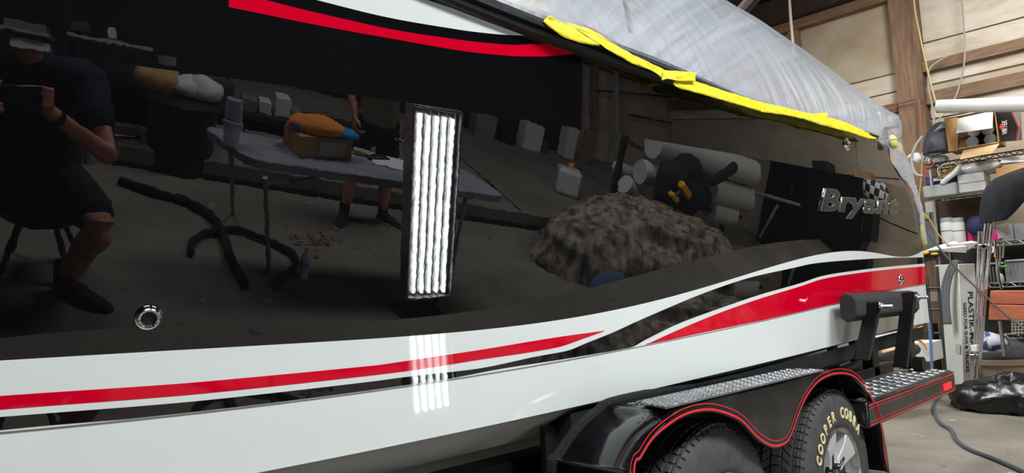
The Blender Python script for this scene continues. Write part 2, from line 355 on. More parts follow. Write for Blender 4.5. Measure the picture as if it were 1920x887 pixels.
# raised slab behind, its edge is the dark kerb seen in the gloss
zs = .15; ky = RF(700, 385).y
slab = struct(MB().box((1.6, (ky+YB)/2, zs/2), (16.2, abs(YB-ky), zs)).build('trim_1', concm, smooth=False, bevel=.01))
for x in (-1.5, 1.2, 3.9, 6.6): boxo('joint_strip', (x, (ky+YB)/2, zs+.002), (.02, abs(YB-ky)-.1, .006), blackmet, slab, bevel=0)
struct(MB().box((1.6, ky+.012, .02), (16.2, .02, .04)).build('trim_2', blackmet, smooth=False))
# ================================================================== THE BOAT
boat = empty('speedboat', (2.2, 2.4, .5), 'black, white and red motorboat on its trailer', 'boat')
_q = onhull([(1645, 262), (1661, 278), (1677, 317), (1703, 354), (1716, 393), (1724, 433), (1730, 467), (1733.5, 494), (1737, 533), (1743, 600)], Y)
XE = pchip([.6]+list(_q[::-1, 2])+[2.2], [_q[-1, 0]+.1]+list(_q[::-1, 0])+[_q[0, 0]-.6])
TOPP = [(803, 0), (900, 32), (1013, 68), (1100, 101), (1185, 135), (1262, 163), (1380, 196), (1426, 210), (1508, 224), (1560, 239), (1645, 262)]
zT = fitc(TOPP, Y, 3)
CP = [(0, 808), (400, 772), (760, 726), (950, 691), (1169, 655), (1274, 634), (1398, 608), (1500, 586), (1734, 533)]
zC0 = fitc(CP, Y, 3)
def YF(x, z):      # with the small ledge at the lower knuckle
    c = zC0(x)
    if z < c: return Y(x, c)+.004+.09*(c-z)
    return Y(x, z)
zB = fitc([(0, 977), (473, 887), (760, 832), (1052, 767), (1250, 726), (1420, 682), (1740, 605)], YF, 3)
X0 = -.75
def rowpts(zf, n, off=0.0, yf=YF):
    """a run of surface points along the height curve zf from bow side to the raked stern edge"""
    xe = 4.0
    for _ in range(12): xe = .5*xe+.5*XE(zf(xe))
    out = []
    for i in range(n):
        x = X0+(xe-X0)*i/(n-1); z = zf(x); out.append((x, yf(x, z)-off, z))
    return out
NX = 150
def patch(mb, za, zb_, nr, yf=YF, eps=1e-4):
    rows = []
    for j in range(nr+1):
        t = j/nr; t = min(max(t, eps), 1-eps)
        rows.append(rowpts(lambda x: za(x)*(1-t)+zb_(x)*t, NX, 0, yf))
    mb.grid(rows)
zKb = lambda x: max(zK(x), zW(x)+.004)
hb = MB()
patch(hb, zU, zT, 8); patch(hb, zKb, zU, 14); patch(hb, zW, zKb, 5)
hull = hb.build('hull', g_black, boat, fix=False)
lw = MB(); patch(lw, zC0, zW, 6); patch(lw, zB, zC0, 5)
lw.build('hull_side_below', g_white, boat, fix=False)
# running surface under the chine
ub = MB(); prof = [(0.0, 0.0), (.035, -.012), (.06, -.03), (.20, -.11), (.23, -.105), (.55, -.24), (1.22, -.42)]
rows = []
for dy, dz in prof: rows.append([(q[0], q[1]+dy, q[2]+dz*(1 if q[0] < 2 else max(.5, 1-.28*(q[0]-2)))) for q in rowpts(zB, 60)])
ub.grid(rows); ub.build('hull_bottom', M('bottom_gelcoat', (196, 198, 196), .35), boat, fix=False)
# far side, transom, deck
fs = MB(); YM = 2.45
zall = [lambda x: zB(x)-.42, zB, zC0, zW, zKb, zU, zT]
fs.grid([[(q[0], 2*YM-q[1] if k else YM, q[2]) for q in rowpts(z, 30)] for k, z in enumerate(zall)]); fs.build('far_hull_side', g_black, boat, fix=False)
tr = MB(); e0 = [rowpts(z, 3)[-1] for z in (zB, zC0, zW, zKb, zU, zT)]
tr.grid([[(p[0]+.02, p[1]+.004, p[2]) for p in e0], [(p[0]+.10, YM, p[2]-(.3 if i == 0 else 0)) for i, p in enumerate(e0)], [(p[0]+.02, 2*YM-p[1], p[2]) for p in e0]])
tr.build('transom', g_black, boat, fix=False)
top = rowpts(zT, 80)
dk = MB(); dprof = [(.0, .06), (.03, .075), (.10, .10), (.16, .19), (.22, .215), (.5, .23), (YM-1.25, .24)]
RS = pchip([1.0, 1.75, 2.5, 3.7], [1, 1, .40, .35])     # the rail and lip grow slimmer towards the stern
dk.grid([[(p[0]-dz*.6, p[1]+dy, p[2]+dz*RS(p[0])) for p in top] for dy, dz in dprof]+[[(p[0]-dz*.6, 2*YM-p[1]-dy, p[2]+dz*RS(p[0])) for p in top] for dy, dz in dprof[-2::-1]])
dk.build('deck', M('deck_gelcoat', (222, 222, 216), .25), boat, fix=False)
# red band along the coaming, seen through the film
ck = MB(); ck.grid([[(p[0]-dz*.6, p[1]+dy, p[2]+dz*RS(p[0])+.006) for p in top[46:68]] for dy, dz in ((.10, .10), (.16, .19))]); ck.build('red_coaming_band', g_red, boat, fix=False)
# rub rail: black rubber with a bright insert
def railsweep(prof, a, b):
    rr = MB(); rings = []
    for p in top[a:b]: rings.append([(p[0], p[1]-o*RS(p[0]), p[2]+h*RS(p[0])) for o, h in prof])
    return rr.loft(rings)
railsweep([(-.02, -.006), (.012, -.004), (.022, .002), (.024, .008), (.014, .012), (.016, .018), (.030, .022), (.034, .030), (.030, .040), (.018, .046), (.014, .052), (-.02, .056)], 0, 80).build('rub_rail', rubber, boat)
railsweep([(.004, .052), (.014, .053), (.014, .064), (.004, .068), (-.03, .068)], 0, 79).build('rail_insert', M('rail_trim', (160, 162, 166), .35, .35, noise=(60, (120, 122, 126), .4, .7)), boat)
# painted bands, each its own thin layer on the hull
def band(name, bot, tops, mat, off, n=140, yf=YF, rows=4):
    qb = onhull(bot, yf); qt = onhull(tops, yf); fb = pchip(qb[:, 0], qb[:, 2]); ft = pchip(qt[:, 0], qt[:, 2])
    x0 = max(fb.a, ft.a); m = MB(); R = []
    fe = bot[-1][0] > 1700; 
    for j in range(rows+1):
        t = j/rows; r = []
        zf = lambda x: fb(x)*(1-t)+ft(x)*t
        x1 = min(fb.b, ft.b)
        if fe:
            x1 = 4.3
            for _ in range(12): x1 = .5*x1+.5*XE(zf(x1))
        for i in range(n):
            x = x0+(x1-x0)*i/(n-1); z = max(zf(x), zC0(x)+.0015+.002*t); r.append((x, yf(x, z)-off, z))
        R.append(r)
    return m.grid(R).build(name, mat, boat, fix=False)
band('red_stripe', [(-60, 773), (0, 768), (400, 736), (700, 703.5), (760, 696), (896, 675), (1044, 651.5), (1091, 636), (1134, 620.5)], [(-60, 747), (0, 742.5), (400, 714), (700, 685.5), (760, 677), (896, 656.6), (1060, 630), (1134, 620)], g_red, .0008)
BT = [(-60, 787), (0, 782), (400, 749), (700, 715), (760, 707), (876, 694), (1013, 667), (1062, 658), (1100, 643), (1150, 623), (1189, 605), (1237, 584), (1324, 548), (1410, 519.5), (1480, 504), (1527, 494), (1606, 487), (1669, 483.5), (1731, 482.5)]
BB = [(-60, 813), (0, 806.5), (400, 770.5), (700, 733), (760, 724.5), (950, 689.6), (1052, 674), (1150, 658), (1175, 654), (1210, 637), (1274, 606), (1348, 578.6), (1423, 553), (1500, 531), (1543, 517), (1606, 507), (1669, 499.6), (1733, 494)]
band('black_stripe', BB, BT, g_stripe, .0008, 220)
band('red_stripe', [(1209, 647.5), (1274, 633.2), (1398, 607), (1500, 585.5), (1562, 572), (1734, 532.5)], [(1209, 647), (1274, 617.5), (1348, 587), (1423, 560.5), (1500, 537), (1543, 523), (1606, 512.5), (1669, 505), (1734, 499.6)], g_red, .0008)
band('red_stripe', [(250, -30), (364, 0), (538, 36), (657, 59), (736, 73), (855, 94), (957, 105), (1013, 106), (1098, 99.4)], [(430, -20), (498, 0), (593, 24), (696, 47.5), (855, 74), (954, 84), (1040, 85), (1098, 99)], g_red, .0008)
band('white_stripe', [(450, -40), (593, 0), (696, 26), (855, 55), (934, 64.5), (1011, 67.9)], [(560, -75), (803, 1), (900, 33), (1011, 67.5)], g_white, .0008)
# through-hull fittings
def fitting(px, py, r, name='through_hull_fitting'):
    p = hit(px, py); n = V(hnorm(p)); p = V(p)
    f = MB().lathe([(r*.5, -.01), (r*.5, .004), (r*.56, .009), (r*.72, .010), (r*.92, .006), (r, .001), (r, -.004)], p, n, 28, cap=False).build(name, chrome, boat)
    MB().lathe([(r*.5, .0012), (.001, .0011)], p, n, 20).build('bore', blackmet, f)
fitting(278, 596, .026); fitting(1587.5, 271, .030); fitting(1688, 525, .030)
# raised chrome lettering on the quarter
Lp = [hit(1534, 393), hit(1677, 401)]
A, B = V(Lp[0]), V(Lp[1]); n_ = V(hnorm((A+B)/2)); Xd = (B-A).normalized(); Xd = (Xd-n_*Xd.dot(n_)).normalized(); Yd = n_.cross(Xd)
capz = (V(hit(1545, 354))-A).dot(Yd)
total = (B-A).length; cur = 0; adv = {'B': .72, 'r': .44, 'y': .60, 'a': .60, 'n': .62, 't': .42}; tot = sum(adv.values())
for ch in 'Bryant':
    me = text_mesh(ch, .05, .022, .12, .02); k = total/tot; hs = capz/.70
    put_mesh('letter', me, A+Xd*cur*k+n_*.004, Xd, Yd, n_, gletter, boat, k*1.22, hs, .07)
    cur += adv[ch]
# cleat under the film
cl = MB(); c0 = PY(1172, 14, 1.62); cl.tube([c0+V((-.04, 0, .045)), c0+V((.05, 0, .05))], .012, 8, dome=True); cl.tube([c0+V((0, 0, .05)), c0+V((.03, 0, -.10))], .011, 8); cl.build('cleat', steel, boat)
# ================================================================== MASKING FILM AND TAPE
rnd = random.Random(3)
xa = hit(1015, 60)[0]
def topat(x, off=.0, up=0.): z = zT(x); return V((x, YF(x, z)-off, z+up))
sil = [(950, -190), (1040, -150), (1140, -100), (1250, -50), (1345, 0), (1420, 44), (1480, 90), (1560, 155), (1620, 203), (1665, 240), (1688, 262)]
yr = [2.2, 2.2, 2.2, 2.15, 2.1, 2.0, 1.9, 1.7, 1.5, 1.32, 1.2]
rid = smooth_path([PY(a, b, y) for (a, b), y in zip(sil, yr)], 26)
NF = len(rid); fm = MB(); rows = []; fuv = []
x_l, x_r = xa-.01, XE(1.80)-.0
for i in range(NF):
    u = i/(NF-1); x = x_l+(x_r-x_l)*u**.9; k_ = RS(x); a = topat(x, .036*k_+.004, .046*k_); b = rid[i]; r = []; ru = []
    for j in range(60):
        v = j/59; p = a.lerp(b, v); s = math.sin(math.pi*v)
        q = u+.40*v; wv = .45*(1-2*abs(mnoise.noise(V((q*9, v*.8, 3)))))+.40*(1-2*abs(mnoise.noise(V((q*30+.8*v, v*1.0, 9)))))+.28*(1-2*abs(mnoise.noise(V((q*80+2*v, v*1.6, 5)))))
        p = p+V((0, -.04, .08))*s+V((0, 0, .03*k_))*min(v/.05, 1)*(1-v)+V((0, -.018, .009))*wv*(.12+s); r.append(p); ru.append((q, v))
    rows.append(r); fuv.append(ru)
# over the ridge and down towards the far side
for r, ru in zip(rows, fuv):
    b = r[-1]
    for k in range(1, 5): r.append(b+V((.02*k, .22*k, -.015*k*k))); ru.append((ru[59][0], 1+.2*k))
fm.grid(rows)
film = tag(fm.build('plastic_sheet', filmm, fix=False), 'translucent wrinkled plastic masking sheet taped over the deck of the boat', 'plastic sheet')
def setuv(o, flat):
    me = o.data; l = me.uv_layers.new(name='UVMap')
    for lp in me.loops: l.data[lp.index].uv = flat[lp.vertex_index]
setuv(film, [q for ru in fuv for q in ru])
# the tail of the film hanging over the stern corner
inn = [(1648, 262), (1665, 283), (1677, 317), (1703, 354), (1716, 393), (1724, 433), (1729, 462)]; out = [(1688, 262), (1692, 281), (1708, 317), (1712, 348), (1724.5, 388), (1729, 424), (1732, 455)]
R = []
for a, b in zip(smooth_path([tuple(hit(*q)) for q in inn], 6), smooth_path([PX(q[0], q[1], x) for q, x in zip(out, (3.80, 3.95, 4.10, 4.24, 4.36, 4.42, 4.46))], 6)):
    r = []
    for j in range(9):
        v = j/8; p = (a+V((0, -.012, 0))).lerp(b+V((0, -.006, 0)), v); p.y += -.012*math.sin(math.pi*v)+.010*mnoise.noise(V((p.x*22+v*3, p.z*4, 1))); r.append(p)
    R.append(r)
fl = MB().grid(R).build('hanging_flap', flapm, film, fix=False); setuv(fl, [(i/len(R)*.3, j/8) for i in range(len(R)) for j in range(9)])
def tape(name, bot, tops, label, n=40, group='yellow tape strips along the edge of the plastic sheet', base=.041):
    fb = smooth_path([PYs(q, base) for q in bot], n//(len(bot)-1)); ft = smooth_path([PYs(q, base-.004) for q in tops], max(1, n//(len(tops)-1)))
    m = min(len(fb), len(ft)); R = []
    for j in range(6):
        r = []
        for i in range(m):
            a = fb[int(i*(len(fb)-1)/(m-1))]; b = ft[int(i*(len(ft)-1)/(m-1))]; p = a.lerp(b, j/5); p.y += -.005*mnoise.noise(V((p.x*26, j*.7, base*99)))-.002; r.append(p)
        R.append(r)
    o = MB().grid(R).build(name, tapem, fix=False); md = o.modifiers.new('thick', 'SOLIDIFY'); md.thickness = .0015
    return tag(o, label, 'tape', group)
def PYs(q, off): return V(cast(lambda x, z: YF(x, zT(x))-off, ray(*q)))
tape('masking_tape', [(1017, 40), (1035, 55), (1060, 71), (1095, 82), (1122, 86)], [(1030, 29), (1050, 40), (1080, 48), (1110, 62), (1124, 75)], 'leftmost yellow tape strip, crumpled start at the rub rail')
tape('masking_tape', [(1118, 80), (1150, 100), (1185, 119), (1221, 133), (1245, 150)], [(1060, 42), (1110, 58), (1160, 88), (1205, 112), (1252, 134)], 'yellow tape strip ending in a small notch, second from the left')
tape('masking_tape', [(1240, 151), (1250, 148), (1270, 152), (1302, 153)], [(1243, 131), (1262, 133), (1285, 135), (1305, 136)], 'short yellow tape tab sticking out flat onto the plastic sheet', base=.046)
tape('masking_tape', [(1262, 158), (1275, 166), (1340, 184), (1426, 209)], [(1262, 153), (1300, 152), (1360, 171), (1430, 193)], 'long yellow tape strip right of the flat tab')
tape('masking_tape', [(1425, 210), (1470, 216), (1508, 224), (1535, 234), (1541, 236)], [(1430, 193), (1470, 202), (1520, 213), (1548, 212), (1551, 222)], 'yellow tape strip with an upturned fold, second from the stern corner', base=.043)
tape('masking_tape', [(1540, 235), (1590, 248), (1625, 259), (1643, 261)], [(1548, 219), (1590, 232), (1625, 249), (1643, 260)], 'yellow tape strip tapering off at the stern corner')
tag(MB().sphere(hit(1662, 268)+np.array([0, -.03, 0]), (.045, .02, .035), 10, 7).build('masking_tape', M('faded_tape', (225, 215, 130), .6), None), 'crumpled pale yellow tape wad at the top stern corner', 'tape', 'yellow tape strips along the edge of the plastic sheet')
a, b = PX(1687, 277, 3.98), PX(1730, 440, 4.44)
tag(MB().sphere(a, (.03, .012, .03), 10, 7).build('masking_tape', tapem), 'small yellow tape scrap on the sheet just right of the stern corner', 'tape', 'yellow tape strips along the edge of the plastic sheet')
tag(MB().sphere(b, (.02, .01, .065), 10, 7).build('masking_tape', tapem), 'yellow tape holding the lower end of the hanging sheet by the white stripe', 'tape', 'yellow tape strips along the edge of the plastic sheet')
# ================================================================== THE TRAILER
YT = 1.08
trl = empty('boat_trailer', (2.4, 1.6, 0), 'black tandem axle boat trailer with red pinstriped fender under the boat', 'trailer')
def T2(px, py, y=YT): p = PY(px, py, y); return (p.x, p.z)
ZF = .775
fp = [T2(*q) for q in [(1178, 893), (1184, 885), (1205, 849), (1230, 813), (1261, 783)]]
f0 = fp[0]; path = [(f0[0]-.03, .30), (f0[0]-.02, .42), (f0[0]-.01, .5)]+fp+[(1.78, ZF), (2.3, ZF), (2.76, ZF)]
rp = [T2(*q) for q in [(1588, 698), (1606, 711), (1626, 734), (1642, 757), (1653, 793), (1661, 834), (1665, 861)]]
path += rp+[(rp[-1][0]+.005, .30)]
path = [(p.x, p.z) for p in smooth_path([V((a, 0, b)) for a, b in path], 5)]
arch = [T2(*q) for q in [(1191, 887), (1202, 862), (1225, 826), (1256, 799), (1282, 783), (1307, 775), (1333, 773), (1363, 780), (1389, 793), (1414, 819), (1429, 831.5), (1447, 840), (1463, 839), (1478, 829), (1488, 808), (1498, 778), (1514, 744), (1534, 719), (1555, 707), (1575, 703.5), (1596, 707), (1614, 721), (1631, 744), (1644, 777), (1653, 812), (1658, 860)]]
arch = [(path[0][0]+.03, .30), (path[0][0]+.035, .42)]+arch+[(path[-1][0]-.012, .30)]
arch = [(p.x, p.z) for p in smooth_path([V((a, 0, b)) for a, b in arch], 5)]
face = [V((a, YT, b)) for a, b in path]+[V((a, YT, b)) for a, b in reversed(arch)]
fen = MB().prism(face, (0, .012, 0)).build('fender_face', blackpaint, trl, smooth=False)
i0 = PZ(1194, 752, ZF+.012); YI = 1.33; YP = i0.y+.02
sk = MB(); sk.grid([[(a, y, b+dz) for a, b in path] for y, dz in ((YT+.001, -.004), (YT+.004, 0), (YT+.02, .003), (YI, .003))])
o = sk.build('fender_cover', blackpaint, trl); md = o.modifiers.new('t', 'SOLIDIFY'); md.thickness = .01; md.offset = -1
MB().tube([(a, YI, b) for a, b in path], .018, 8).build('fender_lip', carpet, trl)
MB().box(((path[0][0]+path[-1][0])/2, YI+.12, .50), (path[-1][0]-path[0][0]-.25, .02, .44)).build('wheel_well_liner', blackmet, trl)
bk = [V((a, YI, b-.004)) for a, b in path]+[V((path[-1][0], YI, .3)), V((path[0][0], YI, .3))]
def stripe_line(pts, wid, name='pinstripe', par=None, y=YT-.0015):
    m = MB(); a = []; b = []
    for i, p in enumerate(pts):
        q0, q1 = pts[max(i-1, 0)], pts[min(i+1, len(pts)-1)]; t = V((q1[0]-q0[0], q1[1]-q0[1], 0)).normalized()
        a.append((p[0]-t.y*wid/2, y, p[1]+t.x*wid/2)); b.append((p[0]+t.y*wid/2, y, p[1]-t.x*wid/2))
    return m.grid([a, b]).build(name, pin_red, par or fen, smooth=False)
def offs(pts, d):
    out = []
    for i, p in enumerate(pts):
        q0, q1 = pts[max(i-1, 0)], pts[min(i+1, len(pts)-1)]; t = V((q1[0]-q0[0], q1[1]-q0[1], 0)).normalized(); out.append((p[0]-t.y*d, p[1]+t.x*d))
    return out
ar = [p for p in arch if p[1] > .33]
stripe_line(offs(ar, .008), .0065); stripe_line(offs(ar, .024), .0028)
# checker plate on the fender
xa0, xa1 = 1.60, 2.80
o0 = PZ(1285, 766, ZF+.012)
pm = MB(); zq = ZF+.006
pm.hexa([(o0.x, YT+.012, zq), (2.77, YT+.012, zq), (2.77, YP-.02, zq), (i0.x, YP-.02, zq)], [(o0.x, YT+.012, zq+.006), (2.77, YT+.012, zq+.006), (2.77, YP-.02, zq+.006), (i0.x, YP-.02, zq+.006)])
plate = pm.build('tread_plate', tread, trl, smooth=False)
def lozenges(x0, x1, y0, y1, z, par, step=.026, ln=.026, wd=.006, ht=.004):
    m = MB(); i = 0; x = x0
    while x < x1:
        y = y0+(i % 2)*step/2*.0+.012; j = 0
        while y < y1:
            a = math.radians(45 if (i+j) % 2 else -45); R = rz(a)
            vs = [V((x, y, z))+R @ V(q) for q in ((-ln/2, 0, 0), (0, -wd/2, 0), (ln/2, 0, 0), (0, wd/2, 0), (-ln/4, 0, ht), (ln/4, 0, ht))]
            m.add(vs, [(0, 1, 5, 4), (1, 2, 5), (2, 3, 5), (3, 0, 4, 5), (4, 0, 1)]); y += step; j += 1
        x += step; i += 1
    o = m.build('tread_bumps', tread, par, smooth=False); o['kind'] = 'stuff'; return o
lozenges(o0.x+.01, 2.76, YT+.014, YP-.03, zq+.006, plate)
# rear step
xs0, xs1 = 3.16, T2(1791, 712)[0]; YS = PZ(1701, 690, .617).y; YS = min(max(YS, 1.35), 1.6); zt, zl = .617, .507
stp = MB().box(((xs0+xs1)/2, (YT+YS)/2, (zt+zl)/2), (xs1-xs0, YS-YT, zt-zl)).build('step_box', blackpaint, trl, bevel=.012)
sp = MB().box(((xs0+xs1)/2, (YT+YS)/2+.006, zt+.003), (xs1-xs0-.03, YS-YT-.02, .006)).build('tread_plate', tread, trl, smooth=False)
lozenges(xs0+.03, xs1-.03, YT+.02, YS-.03, zt+.006, sp, .052, .058, .012, .006)
for z, wd in ((zt-.014, .005), (zt-.028, .0025), (zl+.014, .005), (zl+.028, .0025)): stripe_line([(xs0, z), (xs1-.015, z)], wd, par=stp)
a, b = (T2(1768, 724)[0], T2(1775, 733)[1]), (T2(1783, 724)[0], T2(1775, 716)[1])
ml = MB().box(((a[0]+b[0])/2, YT-.002, (a[1]+b[1])/2), (b[0]-a[0], .006, abs(b[1]-a[1])*.82)).build('marker_light', M('red_lens', (240, 20, 40), .15, emit=((255, 20, 40), .55)), trl, bevel=.006)
# frame, guide posts and carpeted guide pad
fr_ = MB().box((1.2, 1.60, .56), (6.6, .08, .12)).build('frame_rail', blackmet, trl, bevel=.006)
MB().box((1.2, 3.30, .56), (6.6, .08, .12)).build('frame_rail', blackmet, trl, bevel=.006)
for x in (-1.2, .55, 3.0, 4.3): MB().box((x, 2.45, .52), (.08, 1.7, .08)).build('cross_member', blackmet, trl, bevel=.006)
for x in (2.02, 2.95): MB().tube([(x, 1.33, .345), (x, 3.57, .345)], .035, 12).build('axle', blackmet, trl)
for x in (1.75,): MB().box((x, 1.56, .66), (.05, .05, .2), Matrix.Rotation(.12, 3, 'Y')).build('bunk_bracket', blackmet, trl, bevel=.004)
MB().tube([PY(1560, 706, 1.52), PY(1600, 690, 1.52), PY(1716, 655, 1.50)], .035, 12).build('cross_tube', blackmet, trl)
bx = [x for x in np.linspace(1.62, 4.50, 40)]
MB().loft([[(x, YF(x, zB(x))+dy, zB(x)+dz) for dy, dz in ((.016, -.020), (.05, -.034), (.13, -.070), (.12, -.12), (.02, -.085))] for x in bx]).build('bunk', carpet, trl)
bb = [PY(1452, 690, 1.3), PY(1715, 618, 1.32)]
MB().tube([PY(1500, 706, 1.42), PY(1640, 655, 1.42), PY(1738, 622, 1.42)], .012, 8).build('brake_line', blackmet, trl)
for q in ((1555, 650, 1570, 702), (1600, 640, 1606, 690)): MB().box((PY(q[0], q[1], 1.6)+PY(q[2], q[3], 1.6))*.5, (.07, .04, .2)).build('bunk_bracket', blackmet, trl, bevel=.004)
def plate_post(tp_, bt, wid, y0, y1, name='guide_post'):
    m = MB(); a = PY(*tp_, y0); b = PY(*bt, y1)
    return m.hexa([a, a+V((wid, 0, 0)), b+V((wid, 0, 0)), b], [a+V((0, .062, 0)), a+V((wid, .062, 0)), b+V((wid, .062, 0)), b+V((0, .062, 0))]).build(name, blackmet, trl, bevel=.004)
yp = 1.045
plate_post((1652, 565), (1628, 676), .03, yp-.02, 1.08)
plate_post((1717, 547), (1700, 690), .03, yp-.02, 1.08)
MB().box(PY(1704, 674, YS+.03), (.10, .06, .22)).build('post_channel', blackmet, trl, bevel=.006)
MB().box(PY(1632, 672, YS+.03), (.09, .06, .22)).build('post_channel', blackmet, trl, bevel=.006)
MB().lathe([(.04, 0), (.04, .05)], PY(1733, 683, 1.18), (0, 1, 0), 16).build('roller_end', blackmet, trl)
MB().box(((xs0-.4+xs1-.12)/2, YS+.03, zt+.02), (xs1-.12-xs0+.4, .06, .07)).build('step_rail', blackmet, trl, bevel=.006)
# pad
q = [PY(1609, 606, 1.085), PY(1726, 588, 1.085), PY(1726, 537, 1.085), PY(1609, 556, 1.085)]
yb = 1.085
zlo = (q[0].z+q[1].z)/2; zhi = (q[2].z+q[3].z)/2
pr_ = MB(); xs_ = np.linspace(q[0].x, q[1].x, 9); rings = []
for x in xs_: rings.append([(x, yb+.075*0+dy, z) for dy, z in ((.0, zlo+.03), (.02, zlo+.008), (.045, zlo), (.07, zlo+.02), (.07, zhi-.02), (.045, zhi), (.02, zhi-.008), (.0, zhi-.03))])
pad = pr_.loft(rings).build('guide_pad', M('grey_carpet', (58, 58, 60), .95, noise=(160, (84, 84, 86), .5, .8), bump=(260, 1.0)), trl, bevel=.006)
for px, py in ((1648, 575), (1716, 558)):
    p = PY(px+4, py, yp-.022); b_ = MB().lathe([(.016, .0), (.016, -.010), (.009, -.011), (.009, -.045), (.007, -.047)], p, (0, 1, 0), 6).build('bolt', steel, trl, smooth=False)
    MB().lathe([(.024, .002), (.024, -.003)], p, (0, 1, 0), 16).build('washer', steel, b_)
# wheels: each a tyre with rim, spokes, nuts and lettering
def wheel(cx, cy, rot, letters):
    cz = .345; ax = (0, -1, 0); c = V((cx, cy, cz)); Wd = .215
    prof = [(.192, .0), (.205, .010), (.222, .013), (.262, .010), (.298, .004), (.318, -.004), (.330, -.016), (.338, -.034), (.343, -.07), (.345, -Wd/2), (.343, -Wd+.07), (.338, -Wd+.034), (.318, -Wd+.004), (.262, -Wd-.01), (.192, -Wd)]
    ty = MB().lathe(prof, c, ax, 72, cap=False, ref=(1, 0, 0)).build('tyre', tyre, trl, fix=True)
    tb = MB(); N = 66      # tread blocks in five ribs, with open grooves between
    for k in range(N):
        for h, wd, r, sk_, st in ((-.030, .028, .339, .0, .35), (-.068, .030, .3435, .012, .0), (-.1075, .034, .346, 0, .5), (-.147, .030, .3435, -.012, .0), (-.185, .028, .339, 0, .35)):
            t = 2*math.pi*(k+st)/N; d = V((math.cos(t), 0, math.sin(t))); tg = V((-math.sin(t), 0, math.cos(t))); a_ = V((0, -1, 0)); o_ = c+d*r+a_*h; L = math.pi*r/N*.84
            u0, u1 = tg*L, tg*L; s_ = tg*sk_
            bot = [o_-a_*wd/2-u0-s_-d*.008, o_-a_*wd/2+u0-s_-d*.008, o_+a_*wd/2+u1+s_-d*.008, o_+a_*wd/2-u1+s_-d*.008]
            tb.hexa(bot, [p+d*.012 for p in bot])
        t = 2*math.pi*(k+.5)/N; d = V((math.cos(t), 0, math.sin(t))); tg = V((-math.sin(t), 0, math.cos(t))); L = .011
        for s_, sg in ((-.010, 1), (-Wd+.010, -1)):   # shoulder lugs
            a0 = c+d*.322+V((0, -1, 0))*(s_+.001*sg); a1 = c+d*.341+V((0, -1, 0))*(s_-.022*sg)
            tb.hexa([a0-tg*L, a0+tg*L, a1+tg*L, a1-tg*L], [p+d*.005+V((0, -.004*sg, 0)) for p in (a0-tg*L, a0+tg*L, a1+tg*L, a1-tg*L)])
    t_ = tb.build('tread_blocks', tyre, ty, smooth=False); t_['kind'] = 'stuff'
    rm = MB().lathe([(.193, .004), (.197, .009), (.190, .011), (.183, .004), (.178, -.03), (.170, -.05), (.16, -.15), (.19, -.20)], c, ax, 48, cap=False, ref=(1, 0, 0)).build('rim', alum, trl)
    MB().lathe([(.174, -.075), (.001, -.075)], c, ax, 32).build('brake_cover', blackmet, rm)
    for k in range(5):
        t = rot+2*math.pi*k/5; d = V((math.cos(t), 0, math.sin(t))); tg = V((-math.sin(t), 0, math.cos(t))); a_ = V((0, -1, 0))
        def pt(r, s, h): return c+d*r+tg*s+a_*h
        m = MB(); m.loft([[pt(.035, .026, -.022), pt(.035, -.026, -.022), pt(.035, -.03, -.06), pt(.035, .03, -.06)], [pt(.09, .031, -.012), pt(.09, -.031, -.012), pt(.09, -.034, -.06), pt(.09, .034, -.06)], [pt(.14, .046, .0), pt(.14, -.046, .0), pt(.15, -.05, -.055), pt(.15, .05, -.055)], [pt(.184, .068, .002), pt(.184, -.068, .002), pt(.176, -.066, -.05), pt(.176, .066, -.05)]])
        m.build('spoke', M('wheel_alloy', (206, 206, 204), .35, .3), rm, bevel=.004)
        m = MB(); m.loft([[pt(.04, .012, -.019), pt(.04, -.012, -.019), pt(.04, -.012, -.03), pt(.04, .012, -.03)], [pt(.10, .007, -.008), pt(.10, -.007, -.008), pt(.10, -.007, -.03), pt(.10, .007, -.03)]]); m.build('spoke_groove', blackmet, rm)
        tn = t+math.pi/5; d2 = V((math.cos(tn), 0, math.sin(tn)))
        MB().lathe([(.013, -.03), (.013, .0), (.009, .006), (.002, .007)], c+d2*.057, ax, 6).build('lug_nut', chrome, rm, smooth=False)
        m = MB(); tm = t+math.pi/5; d3 = V((math.cos(tm), 0, math.sin(tm))); t3 = V((-math.sin(tm), 0, math.cos(tm)))
        m.hexa([c+d3*.05-t3*.03-a_*.045, c+d3*.05+t3*.03-a_*.045, c+d3*.172+t3*.075-a_*.045, c+d3*.172-t3*.075-a_*.045], [c+d3*.05-t3*.03-a_*.075, c+d3*.05+t3*.03-a_*.075, c+d3*.172+t3*.075-a_*.075, c+d3*.172-t3*.075-a_*.075]).build('spoke_pocket', blackmet, rm)
    MB().lathe([(.07, -.035), (.07, -.022), (.04, -.016), (.034, -.006), (.001, -.004)], c, ax, 28).build('hub_cap', blackpaint, rm)
    if letters:
        ang0 = math.radians(155); adv_ = math.radians(10.4)
        for i, ch in enumerate(letters):
            if ch == ' ': continue
            t = ang0-adv_*i; d = V((math.cos(t), 0, math.sin(t))); tg = V((math.sin(t), 0, -math.cos(t)))
            me = text_mesh(ch, .04, .02); xs = [v.co.x for v in me.vertices]; mid = (max(xs)+min(xs))/2; me.transform(Matrix.Translation((-mid, 0, 0)))
            nrm_ = (V((0, -1, 0))+d*.10).normalized()
            put_mesh('letter', me, c+d*.232+V((0, -.0135, 0)), tg, d, nrm_, cream, ty, .048, .060, .05)
    return ty
wheel(2.95, 1.135, math.radians(112), 'COOPER COBRA'); wheel(2.02, 1.135, math.radians(60), '')
